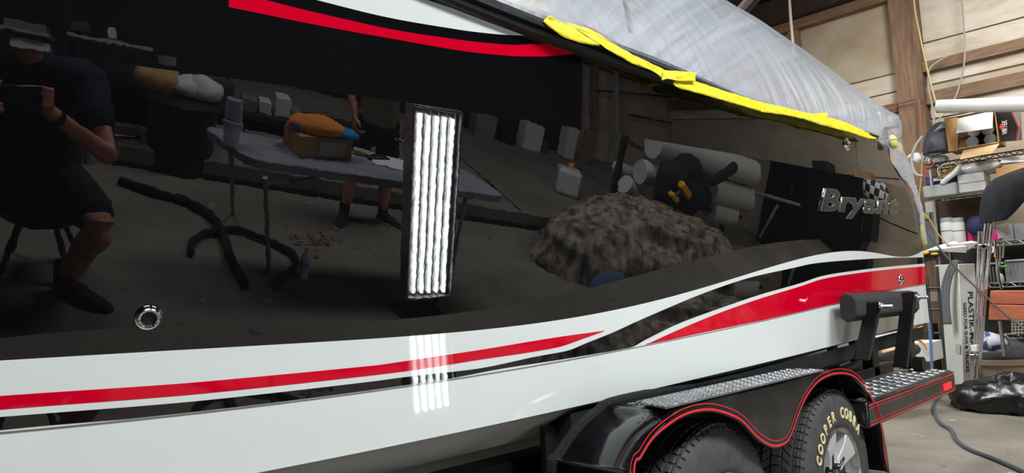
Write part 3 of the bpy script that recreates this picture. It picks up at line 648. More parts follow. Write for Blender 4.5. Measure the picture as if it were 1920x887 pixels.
# ================================================================== BEHIND THE STERN
XF = 8.9        # front plane of the wire shelving
PXr = PX
def sx(x): return x+.55 if x >= 8.0 else x
def PX(px, py, x): return PXr(px, py, sx(x))
def pb(name, x0, y0, x1, y1, x, depth, mat, label=None, cat=None, group=None, parent=None, bevel=.006):
    a = PX(x0, (y0+y1)/2, x); b = PX(x1, (y0+y1)/2, x); t = PX((x0+x1)/2, y0, x); u = PX((x0+x1)/2, y1, x)
    o = MB().box((sx(x)+depth/2, (a.y+b.y)/2, (t.z+u.z)/2), (depth, abs(a.y-b.y), abs(t.z-u.z))).build(name, mat, parent, bevel=bevel)
    return tag(o, label, cat, group) if label else o
def pt_(name, pts, r, mat, label=None, cat=None, group=None, parent=None, n=8, seg=8):
    o = MB().tube(smooth_path(pts, n), r, seg, dome=False).build(name, mat, parent)
    return tag(o, label, cat, group) if label else o
LV = {k: PXr(1800, py, XF).z for k, py in dict(top=299, two=360, three=459, four=534, five=627).items()}
yL = PXr(1745, 400, XF).y; yR = .75
shelf = empty('wire_shelf_unit', (XF+.2, (yL+yR)/2, 0), 'chrome wire shelving unit crowded with shop clutter behind the stern', 'shelf')
for y in (yL-.03, yR):
    for dx in (.03, .5):
        MB().tube([(XF+dx, y, .0), (XF+dx, y, LV['top']+.06)], .014, 8).build('upright', steel, shelf)
for k, z in LV.items():
    m = MB()
    for dx in (.0, .53):
        m.tube([(XF+dx, yL, z), (XF+dx, yR, z)], .008, 6); m.tube([(XF+dx, yL, z-.045), (XF+dx, yR, z-.045)], .007, 6)
        n = 26; m.tube([(XF+dx, yL+(yR-yL)*i/n, z-(.045 if i % 2 else 0)) for i in range(n+1)], .006, 5)
    for i in range(34): y = yL+(yR-yL)*i/33; m.tube([(XF, y, z+.004), (XF+.53, y, z+.004)], .004, 4)
    m.build('wire_shelf', blackmet if k == 'top' else steel, shelf)
# lower half of the wall behind the shelf is dark with junk: brown board
pb('brown_board', 1762, 372, 1850, 452, 8.80, .03, M('dark_brown_board', (84, 66, 52), .8, noise=(3, (62, 48, 40), .4, .7)), 'dark brown board leaning at the back of the wire shelf', 'board')
pb('dark_board', 1766, 462, 1990, 640, 8.86, .03, M('dark_grey_board', (52, 50, 48), .8, noise=(3, (36, 34, 33), .4, .7)), 'large dark grey board behind the lower wire shelves', 'board')
# things on top
tag(MB().tube([PX(1757, 200, 8.2), PX(1764, 199.6, 8.2), PX(1960, 194, 7.9)], .072, 20).build('pipe', wcard), 'long pale grey pipe lying across the top of the open box', 'pipe')
bag = MB(); c = PX(1760, 258, 8.45); R = []
for k in range(9):
    t = k/8; z = PX(1760, 286, 8.45).z+t*(PX(1760, 232, 8.45).z-PX(1760, 286, 8.45).z); wv = (1.05, 1.1, 1.1, 1.08, 1.03, .96, .86, .7, .5)[k]
    R.append([(c.x+.16*wv*math.cos(a)+.01*math.sin(3*a+k), c.y+.165*wv*math.sin(a)-.05*t, z) for a in np.linspace(0, 2*math.pi, 17)[:-1]])
bagm = bag.loft(R).build('duffel_bag', M('dark_nylon', (66, 68, 78), .55, bump=(10, .5)))
tag(bagm, 'dark nylon bag slumped on the top shelf left of the open cardboard box', 'bag')
for k in range(4): pt_('piping', [PX(1752+k*3, 246-k*3, 8.27), PX(1762+k, 240-k*2, 8.26), PX(1775, 238-k*4, 8.29)], .005, M('reflective_piping', (170, 172, 176), .3), parent=bagm)
bx_ = empty('open_cardboard_box', PX(1820, 280, 8.4), 'open cardboard box on its side with dark bottles inside, black printed end', 'box')
xb = 8.32; dp = .36
a0 = PX(1776, 283, xb); a1 = PX(1870, 266, xb); zb0 = a0.z; zb1 = PX(1820, 212, xb).z; zb0 = (a0.z+a1.z)/2-.0
ya, yb_ = PX(1774, 250, xb).y, PX(1869, 240, xb).y
cy_ = (ya+yb_)/2; wy = ya-yb_; cz_ = (zb0+zb1)/2; hz_ = zb1-zb0
MB().box((xb+.55+dp, cy_, cz_), (.01, wy, hz_)).build('back_panel', cardb, bx_)
MB().box((xb+.55+dp/2, ya, cz_), (dp, .01, hz_)).build('side_panel', cardb, bx_)
MB().box((xb+.55+dp/2, yb_, cz_), (dp, .01, hz_)).build('side_panel', cardb, bx_)
MB().box((xb+.55+dp/2, cy_, zb0), (dp, wy, .01)).build('bottom_panel', cardb, bx_)
MB().box((xb+.55+dp/2, cy_, zb1), (dp, wy, .01)).build('top_panel', wcard, bx_)
def quad(name, pts, th, mat, parent): o = MB().prism(pts, th).build(name, mat, parent, smooth=False); return o
quad('flap', [PX(1796, 222, xb-.10), PX(1862, 208, xb-.02), PX(1861, 240, xb-.16), PX(1793, 250, xb-.22)], (.006, 0, 0), wcard, bx_)
quad('flap', [PX(1800, 298, xb-.30), PX(1862, 286, xb-.30), PX(1874, 269, xb), PX(1806, 282, xb)], (0, 0, -.006), cardlight, bx_)
quad('flap', [PX(1770, 223, xb-.08), PX(1796, 220, xb), PX(1796, 282, xb), PX(1779, 284, xb-.08)], (.006, 0, 0), cardb, bx_)
blk = quad('flap', [PX(1866, 208, xb-.01), PX(1896, 209, xb-.10), PX(1908, 238, xb-.13), PX(1904, 264, xb-.11), PX(1876, 266, xb-.01)], (.006, 0, 0), M('black_print', (26, 26, 27), .5), bx_)
quad('red_edge', [PX(1896, 209, xb-.105), PX(1901, 209, xb-.105), PX(1912, 238, xb-.135), PX(1908, 264, xb-.115), PX(1904, 264, xb-.115), PX(1908, 238, xb-.135)], (.004, 0, 0), M('red_print', (130, 44, 34), .6), blk)
quad('flap', [PX(1902, 209, xb-.10), PX(1914, 210, xb-.05), PX(1916, 262, xb-.05), PX(1909, 264, xb-.11), PX(1913, 238, xb-.13)], (.006, 0, 0), greybox, bx_)
o_, x_, y_ = PX(1886, 252, xb-.075), (PX(1885, 222, xb-.075)-PX(1886, 252, xb-.075)), None
X_ = x_.normalized(); Y_ = V((0, 1, 0)); Y_ = (Y_-X_*Y_.dot(X_)).normalized(); Z_ = X_.cross(Y_)
if Z_.x > 0: Z_ = -Z_
me = text_mesh('VIRTEK', .01, .0); put_mesh('lettering', me, o_+V((-.012, -.015, 0)), X_, Y_, V((-1, 0, 0)), whiteink, blk, x_.length/3.7, .065, .1)
MB().sphere(PX(1879, 238, xb-.075)+V((-.012, 0, 0)), (.004, .022, .03), 8, 6).build('emblem', redink, blk)
for k, (px, py) in enumerate(((1823, 266), (1857, 261), (1826, 246), (1852, 243))):
    p = PX(px, py, xb+.07); b = MB().lathe([(.060, .0), (.062, .02), (.062, .06), (.058, .065), (.058, .24)], p, (1, 0, 0), 20).build('bottle', dkp)
    MB().lathe([(.058, -.002), (.0615, .004), (.0615, .03), (.001, -.002)][:3]+[(.0615, .03)], p, (1, 0, 0), 20).build('cap', M('cap_grey', (104, 105, 107), .5), b)
    tag(b, ('front left dark bottle with grey cap end showing in the open box', 'front right dark bottle with grey cap end showing in the open box', 'rear left bottle half hidden under the white flap of the open box', 'rear right bottle half hidden under the white flap of the open box')[k], 'bottle', 'bottles in the open cardboard box')
# second tier
tag(pb('grey_case', 1729, 345, 1795, 369, 8.30, .26, greyp, bevel=.02), 'pale grey hard plastic case on the wire shelf, left of the white boxes', 'case')
pb('shoebox', 1796, 342, 1849, 359, 8.34, .3, wcard, 'white flat box at the bottom of the white pair on the wire shelf', 'box', 'white boxes on the wire shelf')
pb('shoebox', 1795, 325, 1846, 342, 8.33, .3, wcard, 'white flat box on top of the white pair, under the plastic bundle', 'box', 'white boxes on the wire shelf')
m = MB(); c = PX(1832, 316, 8.45); m.sphere(c, (.16, .24, .07), 22, 14); wb_ = m.build('plastic_bundle', M('wrap_film', (215, 218, 220), .2, spec=.7, bump=(14, .9))); tag(wb_, 'crinkled clear plastic bundle lying on the white boxes', 'plastic bundle')
for v in wb_.data.vertices: v.co += V((0, 0, 1))*.02*mnoise.noise(v.co*12)+V((0, 1, 0))*.02*mnoise.noise(v.co*9)
bb_ = empty('brown_carton', PX(1890, 320, 8.4), 'brown carton with open grey flap behind the black fabric cover', 'box')
pb('body', 1868, 309, 1960, 350, 8.25, .36, cardb, parent=bb_); quad('flap', [PX(1876, 306, 8.3), PX(1960, 300, 8.3), PX(1960, 296, 8.5), PX(1881, 291, 8.5)], (0, 0, .006), wcard, bb_)
quad2 = MB().prism([PX(1752, 338, 8.5), PX(1785, 324, 8.42), PX(1850, 306, 8.42), PX(1840, 304, 8.6), PX(1788, 312, 8.6)], (0, 0, .012)).build('folder', M('mustard_card', (176, 132, 40), .7), smooth=False); tag(quad2, 'mustard yellow folder lying slanted above the grey case', 'folder')
for k, (x0, y0, x1, y1, mm) in enumerate(((1735, 331, 1752, 346, bluep), (1750, 333, 1776, 346, bluep), (1776, 328, 1796, 346, M('navy_pack', (34, 36, 84), .5)))):
    pb('blue_packet', x0, y0, x1, y1, 8.50+.03*k, .12, mm, ('small blue packet at the left end above the grey case', 'blue packet with a pale label above the grey case', 'dark blue packet touching the white boxes')[k], 'packet', 'blue packets on the wire shelf')
pb('label_sheet', 1750, 334, 1767, 339, 8.49, .004, paper, 'white label card standing against the blue packet', 'card')
tag(MB().tube(smooth_path([PX(1768, 342, 8.3), PX(1780, 332, 8.28), PX(1792, 322, 8.3), PX(1800, 312, 8.35)], 6), [.03]*19, 10, dome=True).build('wrapped_tube', M('wrap_film', (215, 218, 220))), 'crinkly plastic wrapped tube lying slanted over the grey case', 'tube')
m = MB(); rr = random.Random(5)
for k in range(5):
    c = PX(1715+12*k, 292+rr.uniform(-6, 8), 8.5); m2 = MB(); m2.sphere(c, (.06, .07+.02*rr.random(), .05), 12, 8); o = m2.build('plastic_bag_scrap', M('wrap_film', (215, 218, 220)))
    lb5 = ('leftmost crumpled clear plastic scrap by the hose loop', 'second plastic scrap from the hose loop', 'middle plastic scrap under the nylon bag', 'plastic scrap under the right half of the nylon bag', 'rightmost plastic scrap of the row under the nylon bag')[k]
    for v in o.data.vertices: v.co += V((1, 1, 1))*.02*mnoise.noise(v.co*16)
    tag(o, lb5, 'plastic scrap', 'plastic scraps under the nylon bag')
# wires hanging at the shelf's left end
wires = [([(1730, 255), (1716, 275), (1709, 300), (1716, 325), (1730, 330)], .016, greycable, 'thick grey hose loop hanging left of the shelf clutter'),
 ([(1729, 285), (1728, 320), (1726, 345), (1724, 370), (1728, 395), (1742, 410), (1760, 440), (1780, 462)], .007, tancable, 'tan cord hanging down past the grey case to the papers'),
 ([(1756, 300), (1740, 320), (1722, 328), (1706, 322), (1702, 305), (1712, 285)], .005, redcable, 'red wire looping left from the shelf, upper of the red tangle'),
 ([(1745, 298), (1735, 318), (1720, 327), (1712, 345), (1716, 358)], .005, redcable, 'red wire dropping to the left end of the grey case'),
 ([(1700, 308), (1706, 330), (1704, 350), (1718, 368), (1722, 378)], .004, redcable, 'thin red wire furthest left in the wire tangle'),
 ([(1735, 258), (1737, 285), (1733, 300)], .006, M('dark_wire', (40, 40, 42), .5), 'short dark wire below the nylon bag'),
 ([(1762, 330), (1758, 318), (1772, 308), (1790, 306), (1800, 312)], .006, greycable, 'pale grey wire curled between the folder and the plastic scraps')]
for pts, r, mm, lb in wires: pt_('cable', [PX(a, b, 8.15) for a, b in pts], r, mm, lb, 'cable', 'wires hanging at the end of the shelf')
# left end: wall boxes and panel
pb('switch_box', 1735, 378, 1750, 406, 8.95, .1, wht, 'white electrical box on the wall behind the hanging sheet', 'electrical box')
pb('grey_locker', 1728, 398, 1757, 476, 8.9, .2, greybox, 'grey metal locker panel left of the two white canisters', 'locker')
pb('sticker', 1731, 399, 1743, 411, 8.88, .004, M('green_yellow_sticker', (170, 180, 60), .6), 'green and yellow sticker on the grey locker', 'sticker')
# third tier
for k, (px, lb) in enumerate(((1779, 'left of two tall white canisters on the middle wire shelf'), (1799, 'right of two tall white canisters on the middle wire shelf'))):
    p = PX(px, 455, 8.45); h = PX(px, 409, 8.45).z-p.z
    c = MB().lathe([(.064, 0), (.066, .01), (.066, h*.80), (.060, h*.83)], p, (0, 0, 1), 20).build('canister', wcard)
    MB().lathe([(.061, h*.80), (.061, h), (.057, h+.004)], p, (0, 0, 1), 20).build('lid', greyp, c)
    for z in (.45,): MB().lathe([(.0665, h*z), (.0665, h*z+.012)], p, (0, 0, 1), 20, cap=False).build('print_band', greybox, c)
    tag(c, lb, 'canister', 'white canisters')
for k, (pts, lb) in enumerate((([(1735, 470), (1768, 458), (1790, 452), (1812, 462), (1812, 474)], 'white paper sheet drooping at the left under the canisters'), ([(1770, 460), (1796, 456), (1822, 452), (1835, 455), (1814, 470)], 'white printed paper sheet hanging over the shelf edge below the canisters'), ([(1868, 424), (1890, 419), (1895, 440), (1872, 448)], 'grey white paper tag propped before the clear bins'))):
    tag(MB().prism([PX(a, b, 8.22+.05*(i % 3)-(.3 if k == 2 else 0)) for i, (a, b) in enumerate(pts)], (0, .0, .003)).build('paper_sheet', paper, smooth=False), lb, 'paper', 'loose papers on the middle shelf')
for k, (x0, y0, x1, y1, lb) in enumerate(((1815, 431, 1827, 455, 'pink bottle between the canisters and the chrome poles'), (1862, 430, 1876, 452, 'pink bottle right of the chrome poles'))):
    a = PX((x0+x1)/2, y1, 8.5); h = PX((x0+x1)/2, y0, 8.5).z-a.z
    c = MB().lathe([(.035, 0), (.038, .01), (.038, h*.7), (.02, h*.85), (.02, h)], a, (0, 0, 1), 14).build('pink_bottle', pink); tag(c, lb, 'bottle', 'pink bottles on the middle shelf')
tag(MB().sphere(PX(1832, 423, 8.45), (.08, .10, .11), 14, 10).build('blue_bundle', M('navy_bundle', (24, 32, 70), .7)), 'dark blue bundle behind the black fabric cover on the middle shelf', 'bundle')
for k, (x0, x1, z0, z1, lb) in enumerate(((1878, 1900, 420, 452, 'left clear plastic bin full of small tools on the middle shelf'), (1902, 1945, 418, 450, 'right clear plastic bin full of small tools on the middle shelf'))):
    b = pb('clear_bin', x0, z0, x1, z1, 8.42, .3, hazeplast, lb, 'bin', 'clear bins on the middle shelf')
    for j in range(7): pb('tool', x0+2+j*(x1-x0-6)/7, z0+8+rr.uniform(0, 8), x0+4+j*(x1-x0-6)/7, z1-3, 8.5, .12, [dkp, dkp, pink, greyp, blackmet][j % 5], parent=b)
for k, (px, y0, y1, mm, lb) in enumerate(((1866, 460, 482, yellow, 'yellow hook hanging under the middle shelf'), (1862, 462, 474, paper, 'white tag hanging under the middle shelf'), (1875, 462, 500, steel, 'steel rod hanging under the middle shelf'), (1881, 455, 484, steel, 'short thin rod hanging right of the longer steel rod'))):
    pt_('hook', [PX(px, y0, 8.3), PX(px+.5, (y0+y1)/2, 8.3), PX(px-1, y1, 8.3)], .009, mm, lb, 'hook')
m = tag(MB().loft([[PX(1731, 475, 8.2), PX(1731, 492, 8.2), PX(1734, 492, 8.3), PX(1734, 475, 8.3)], [PX(1752, 471, 8.2), PX(1752, 486, 8.2), PX(1754, 486, 8.3), PX(1754, 471, 8.3)], [PX(1766, 469, 8.2), PX(1766, 474, 8.2), PX(1768, 474, 8.3), PX(1768, 469, 8.3)]]).build('hand_tool', dkp), 'black hand tool with yellow parts behind the stern edge', 'tool')
MB().sphere(PX(1733, 474, 8.17), (.03, .05, .025), 10, 6).build('yellow_part', yellow, m); MB().sphere(PX(1752, 476, 8.17), (.02, .04, .015), 10, 6).build('yellow_part', yellow, m)
# fourth and fifth tier
for k, (x0, y0, x1, y1, mm, lb) in enumerate(((1848, 496, 1880, 532, dkp, 'dark storage tub on the lower wire shelf, behind the chrome poles'), (1884, 490, 1932, 530, hazeplast, 'clear ribbed storage tub on the lower wire shelf'))):
    b = pb('storage_tub', x0, y0, x1, y1, 8.42, .36, mm, lb, 'tub'); pb('lid', x0-1, y0-4, x1+1, y0, 8.4, .4, greyp, parent=b)
    for j in range(5): pb('rib', x0+3+j*(x1-x0-4)/5, y0+4, x0+4+j*(x1-x0-4)/5, y1-3, 8.405, .01, greyp, parent=b)
tag(MB().sphere(PX(1877, 523, 8.3), (.03, .03, .06), 10, 7).build('jar', greyp), 'small grey jar before the storage tubs', 'jar')
tag(MB().sphere(PX(1880, 500, 8.34), (.03, .05, .015), 10, 6).build('green_clip', green), 'small green clip between the storage tubs', 'clip')
bk_ = empty('wire_basket', PX(1910, 620, 8.3), 'beige wire basket on the low shelf right of the wooden boards', 'basket')
for j in range(7): pt_('basket_wire', [PX(1898+j*6, 601, 8.3), PX(1898+j*6, 625, 8.3)], .006, M('beige_wire', (150, 140, 120), .6), parent=bk_, n=1, seg=5)
for j in range(5): pt_('basket_wire', [PX(1896, 602+j*5.5, 8.3), PX(1940, 602+j*5.5, 8.3)], .006, M('beige_wire', (150, 140, 120), .6), parent=bk_, n=1, seg=5)
# the carton leaning by the shelf
cb = empty('tall_carton', PXr(1790, 737, 8.60), 'tall white carton with black lettering standing on the floor behind the step', 'box')
fb0, fb1, fb2 = PZ(1776, 733, 0.), PZ(1808, 741, 0.), PZ(1822, 735, 0.)
dl = fb1-fb0
A4 = [PXr(1753, 497, fb0.x+.12), PXr(1797, 495, fb1.x+.12)]
B4 = [fb0, fb1]
bkv = V((.22, -.10, 0))
cm = MB(); cm.hexa([B4[0], B4[1], A4[1], A4[0]], [B4[0]+bkv, B4[1]+bkv, A4[1]+bkv, A4[0]+bkv]); cm.build('body', wcard, cb, bevel=.006)
Yv = (A4[1]-B4[1]).normalized(); Xv = -Yv; sdn = bkv.normalized(); face_n = Yv.cross(sdn); 
if face_n.y > 0: face_n = -face_n
def side_text(txt, s0, length_frac0, length_frac1, size, mat_=ink):
    Ls = (A4[1]-B4[1]).length; o = A4[1]-Yv*Ls*length_frac0+sdn*s0+face_n*.004; me = text_mesh(txt, .01, .012); xs = [v.co.x for v in me.vertices]
    put_mesh('lettering', me, o, -Yv, sdn, face_n, mat_, cb, Ls*(length_frac1-length_frac0)/max(xs), size, .05)
side_text('PLASTIK-MASKIT', .115, .215, .80, .105); side_text('SIZED FOR SUVS & TRUCKS', .04, .30, .83, .062)
MB().hexa([A4[0].lerp(B4[0], .62)+V((-.003, -.02, 0)), A4[1].lerp(B4[1], .62)+V((-.003, .02, 0)), A4[1].lerp(B4[1], .69)+V((-.003, .02, 0)), A4[0].lerp(B4[0], .69)+V((-.003, -.02, 0))], [A4[0].lerp(B4[0], .62)+V((.004, -.02, 0)), A4[1].lerp(B4[1], .62)+V((.004, .02, 0)), A4[1].lerp(B4[1], .69)+V((.004, .02, 0)), A4[0].lerp(B4[0], .69)+V((.004, -.02, 0))]).build('tape_patch', M('carton_grey_patch', (184, 182, 176), .6), cb)
# grey trim strip draped over the carton
sm = MB(); R = []
for (l, r) in zip(smooth_path([PXr(1767, 608, 8.36), PXr(1763, 570, 8.38), PXr(1766, 530, 8.40), PXr(1778, 497, 8.43), PXr(1790, 487, 8.50), PXr(1803, 492, 8.60)], 6), smooth_path([PXr(1785, 608, 8.36), PXr(1781, 570, 8.38), PXr(1783, 535, 8.40), PXr(1791, 507, 8.43), PXr(1800, 489, 8.50), PXr(1806, 496, 8.60)], 6)):
    R.append([l.lerp(r, j/6)+V((-.012*math.sin(math.pi*j/6*3)**2, 0, 0)) for j in range(7)])
o = sm.grid(R).build('trim_strip', M('grey_trim_strip', (120, 124, 126), .3, .3, bump=(30, .2)), fix=False); md = o.modifiers.new('t', 'SOLIDIFY'); md.thickness = .012; tag(o, 'grey ribbed rubber trim strip draped over the tall white carton', 'trim strip')
pt_('cord', [PXr(1735, 432, 7.6), PXr(1772, 478, 7.6), PXr(1800, 510, 7.6), PXr(1840, 548, 7.55), PXr(1880, 585, 7.5), PXr(1940, 632, 7.4)], .009, M('dark_cord', (70, 68, 66), .5), 'long thin dark cord stretched slanting down to the right before the carton', 'cord')
# chrome poles with the black fabric cover
st = empty('tripod_stand', PZ(1826, 750, .01), 'folded chrome tripod stand under a black fabric hood', 'stand')
xt = PZ(1822, 750, .01).x-.15
for pts, r in (([(1838, 434), (1834, 520), (1829, 640), (1822, 752)], .019), ([(1850, 412), (1843, 480), (1839, 560), (1835, 660)], .017), ([(1861, 410), (1852, 500), (1846, 560), (1840, 640), (1829, 748)], .017), ([(1866, 450), (1871, 510), (1878, 542)], .012)):
    pt_('pole', [PX(a, b, xt) for a, b in pts], r, chrome, parent=st, n=4, seg=10)
for px, py in ((1849, 463), (1843, 462), (1827, 668), (1824, 720)): MB().box(PX(px, py, xt-.02), (.06, .07, .045)).build('clamp', steel, st, bevel=.008)
MB().lathe([(.02, 0), (.02, .012), (.008, .014), (.008, .05)], PX(1836, 437, xt-.01), (0, 0, -1), 12).build('knob', steel, st)
MB().box(PX(1827, 653, xt-.03), (.05, .05, .06)).build('white_tag', wht, st, bevel=.004)
out = [((1837, 419), (1888, 412)), ((1836, 395), (1903, 398)), ((1840, 370), (1922, 376)), ((1848, 350), (1942, 358)), ((1864, 335), (1960, 345)), ((1890, 324), (1985, 335)), ((1925, 312), (2010, 325))]
R = []
for k, (l, r) in enumerate(out):
    a, b = PX(*l, xt-.05), PX(*r, xt-.05); c = (a+b)/2; h = (b-a)/2; n = 20
    R.append([c+h*math.cos(2*math.pi*i/n)+V((.5*h.length*math.sin(2*math.pi*i/n), 0, 0))+V((1, .3, .2))*.018*mnoise.noise(V((k*1.4, i*.8, 2))) for i in range(n)])
MB().loft(R).build('fabric_hood', dkcloth, st)
# wooden boards on a leg
wbm = M('red_brown_wood', (176, 98, 66), .6, noise=(4, (150, 76, 50), .4, .7), stretch=(1, 1, 5), bump=(20, .1))
be = empty('wooden_bench', PX(1890, 668, 7.5), 'red brown wooden bench end of two planks with a chrome leg at right', 'bench')
xb2 = 7.55
MB().hexa([PX(1857, 545, xb2), PX(1980, 545, xb2), PX(1980, 572, xb2), PX(1855, 570, xb2)], [p+V((.25, 0, 0)) for p in (PX(1857, 545, xb2), PX(1980, 545, xb2), PX(1980, 572, xb2), PX(1855, 570, xb2))]).build('plank', wbm, be, bevel=.006)
MB().hexa([PX(1855, 571, xb2-.01), PX(1980, 574, xb2-.01), PX(1980, 602, xb2-.01), PX(1853, 600, xb2-.01)], [p+V((.25, 0, 0)) for p in (PX(1855, 571, xb2), PX(1980, 574, xb2), PX(1980, 602, xb2), PX(1853, 600, xb2))]).build('plank', wbm, be, bevel=.006)
pt_('leg', [PX(1875, 602, xb2+.1), PX(1883, 668, xb2+.1)], .016, steel, parent=be, n=1); pt_('leg', [PX(1960, 602, xb2+.1), PX(1966, 740, xb2+.1)], .016, steel, parent=be, n=1)
# tub with rubbish
tb_ = empty('beige_tub', PZ(1870, 722, 0), 'beige plastic tub full of grey bags under the low shelf', 'tub'); xt2 = 8.1
c = PX(1872, 722, xt2); zt_ = PX(1872, 673, xt2).z
MB().lathe([(.26, .0), (.30, zt_*.5), (.33, zt_*.82), (.36, zt_*.84), (.37, zt_), (.34, zt_), (.32, zt_*.8)], (c.x+.2, c.y, 0.0), (0, 0, 1), 28).build('body', M('beige_plastic', (160, 142, 118), .5), tb_)
def lump(name, c, r, mat, label=None, cat=None, amp=.25, fr_=6, seg=20, group=None, parent=None, floor=None):
    o = MB().sphere(c, r, seg, seg*2//3).build(name, mat, parent); cc = V(c); mr = min(r)
    for v in o.data.vertices:
        d = (v.co-cc); v.co += d.normalized()*mr*amp*(1-2*abs(mnoise.noise(v.co*fr_)))+d.normalized()*mr*amp*.5*mnoise.noise(v.co*fr_*2.6)
        if floor is not None and v.co.z < floor: v.co.z = floor
    o.data.update(); return tag(o, label, cat, group) if label else o
lump('grey_bag', (c.x+.15, c.y+.02, zt_+.06), (.26, .28, .14), M('grey_bag_film', (84, 84, 86), .3, bump=(18, .6)), 'grey plastic bag heaped in the beige tub', 'bag')
lump('bag', PX(1857, 640, xt2-.05), (.10, .14, .09), M('blue_white_bag', (205, 208, 216), .4, noise=(9, (60, 70, 130), .5, .56)), 'white and blue crumpled bag on top of the beige tub', 'bag')
lump('black_bag', PZ(1905, 750, .09), (.30, .46, .16), blkbag, 'black plastic rubbish bag lying on the floor at the tripod foot', 'bag', .45, 6, 40, floor=.004)
lump('black_bag', PZ(1832, 752, .03)+V((.05, 0, .02)), (.12, .12, .07), blkbag, 'small black film bunched round the foot of the tripod', 'bag', .3, 9, floor=.004)
lump('cardboard_scrap', PZ(1900, 712, .10)+V((.1, 0, 0)), (.2, .22, .05), cardlight, 'crumpled tan paper behind the black rubbish bag', 'paper', .3, 7)
pt_('floor_hose', [PZ(a, b, .014) for a, b in [(1764, 740), (1754, 752), (1750, 768), (1762, 792), (1783, 806), (1793, 824), (1815, 841), (1868, 862), (1930, 890), (2000, 930)]], .0135, M('blue_grey_hose', (70, 78, 86), .45), 'blue grey air hose snaking over the concrete floor to the right', 'hose')
# clutter seen under the hull
lump('grey_bag', PX(1570, 668, 6.6), (.25, .34, .16), M('grey_bag_film', (84, 84, 86), .3), 'grey plastic bag heap seen under the hull behind the bunk', 'bag', .25, 5)
lump('white_bag', PX(1652, 646, 6.9), (.15, .14, .2), M('wrap_film', (215, 218, 220)), 'white plastic bag seen under the hull between the guide posts', 'bag', .3, 6)
lump('tan_bag', PX(1662, 670, 6.8), (.1, .12, .12), cardlight, 'tan paper bag low between the guide posts under the hull', 'bag', .3, 7)
pb('white_bin', 1678, 642, 1745, 678, 7.3, .4, wcard, 'white bin standing right of the rear guide post under the stern', 'bin')
pb('dark_cabinet', 1560, 610, 1745, 712, 8.3, .4, M('brown_cabinet', (74, 58, 46), .8, noise=(3, (52, 42, 36), .4, .7)), 'brown wooden cabinet in shade far under the stern', 'cabinet')
pb('grey_carton', 1540, 664, 1572, 700, 6.8, .3, greybox, 'grey carton in the shade under the hull bottom', 'box')
pt_('blue_pole', [PX(1741, 600, 7.0), PX(1745, 640, 7.0), PX(1748, 705, 7.0)], .012, M('blue_paint_pole', (92, 120, 156), .5), 'slim blue grey pole standing behind the stern corner', 'pole', n=2)
for k in range(3): pt_('cable', [PX(1720+5*k, 600+6*k, 7.2), PX(1712-3*k, 625, 7.2), PX(1728+4*k, 640+5*k, 7.2), PX(1738, 655, 7.2)], .006, [tancable, redcable, yellow][k], ('tan wire curl under the stern', 'red wire curl under the stern', 'yellow wire curl under the stern')[k], 'cable')
# side post and shelf frame between stern and carton
ld = empty('step_ladder', PX(1750, 740, 7.9), 'narrow dark ladder frame standing between the stern and the tall carton', 'ladder')
for a, b in (((1738, 520), (1757, 740)), ((1757, 500), (1776, 740))): pt_('rail', [PX(*a, 7.9), PX(*b, 7.75)], .014, M('ladder_grey', (46, 46, 48), .4, .4), parent=ld, n=1)
for py in (540, 580, 625, 670): pt_('rung', [PX(1742+(py-540)*.08, py, 7.85), PX(1762+(py-540)*.08, py, 7.85)], .014, M('ladder_grey', (46, 46, 48)), parent=ld, n=1)
pb('wood_block', 1742, 548, 1758, 566, 8.0, .2, M('grey_wood', (120, 112, 100), .8), 'small grey wood block behind the ladder rung', 'block')
# cables and pipes on the stern wall
pt_('wall_cable', [PX(1712, -30, 9.05), PX(1716, 20, 9.05), PX(1732, 100, 9.03), PX(1746, 160, 9.0), PX(1762, 215, 9.0)], .010, M('yellow_rope', (196, 176, 120), .6), 'yellowish rope hanging down along the big wall post', 'rope')
pt_('wall_cable', [PX(1800, -30, 9.1), PX(1806, 30, 9.1), PX(1809, 100, 9.05), PX(1802, 150, 9.05), PX(1785, 195, 9.0), PX(1762, 222, 8.95), PX(1752, 238, 8.9)], .010, greycable, 'grey cable hanging in front of the wall board, curving to the bag', 'cable')
pt_('wall_cable', [PX(1780, 104, 9.1), PX(1758, 116, 9.08), PX(1742, 132, 9.05), PX(1741, 165, 9.0), PX(1748, 200, 9.0), PX(1752, 235, 8.95)], .012, greycable, 'grey conduit bending down from the beam beside the big wall post', 'conduit')
pt_('copper_pipe', [PX(1640, 205, 9.15), PX(1700, 190, 9.12), PX(1718, 186, 9.1), PX(1724, 196, 9.1), PX(1726, 230, 9.1), PX(1730, 262, 9.1)], .012, M('copper', (146, 96, 74), .6, .2), 'copper coloured pipe running over the small post behind the sheet', 'pipe')
pt_('hanging_rod', [PX(1479, -20, 8.2), PX(1483, 40, 8.2), PX(1489, 100, 8.2)], .018, M('cream_rod', (206, 196, 172), .5), 'cream rod hanging from the roof beam above the sheet', 'rod', n=2)
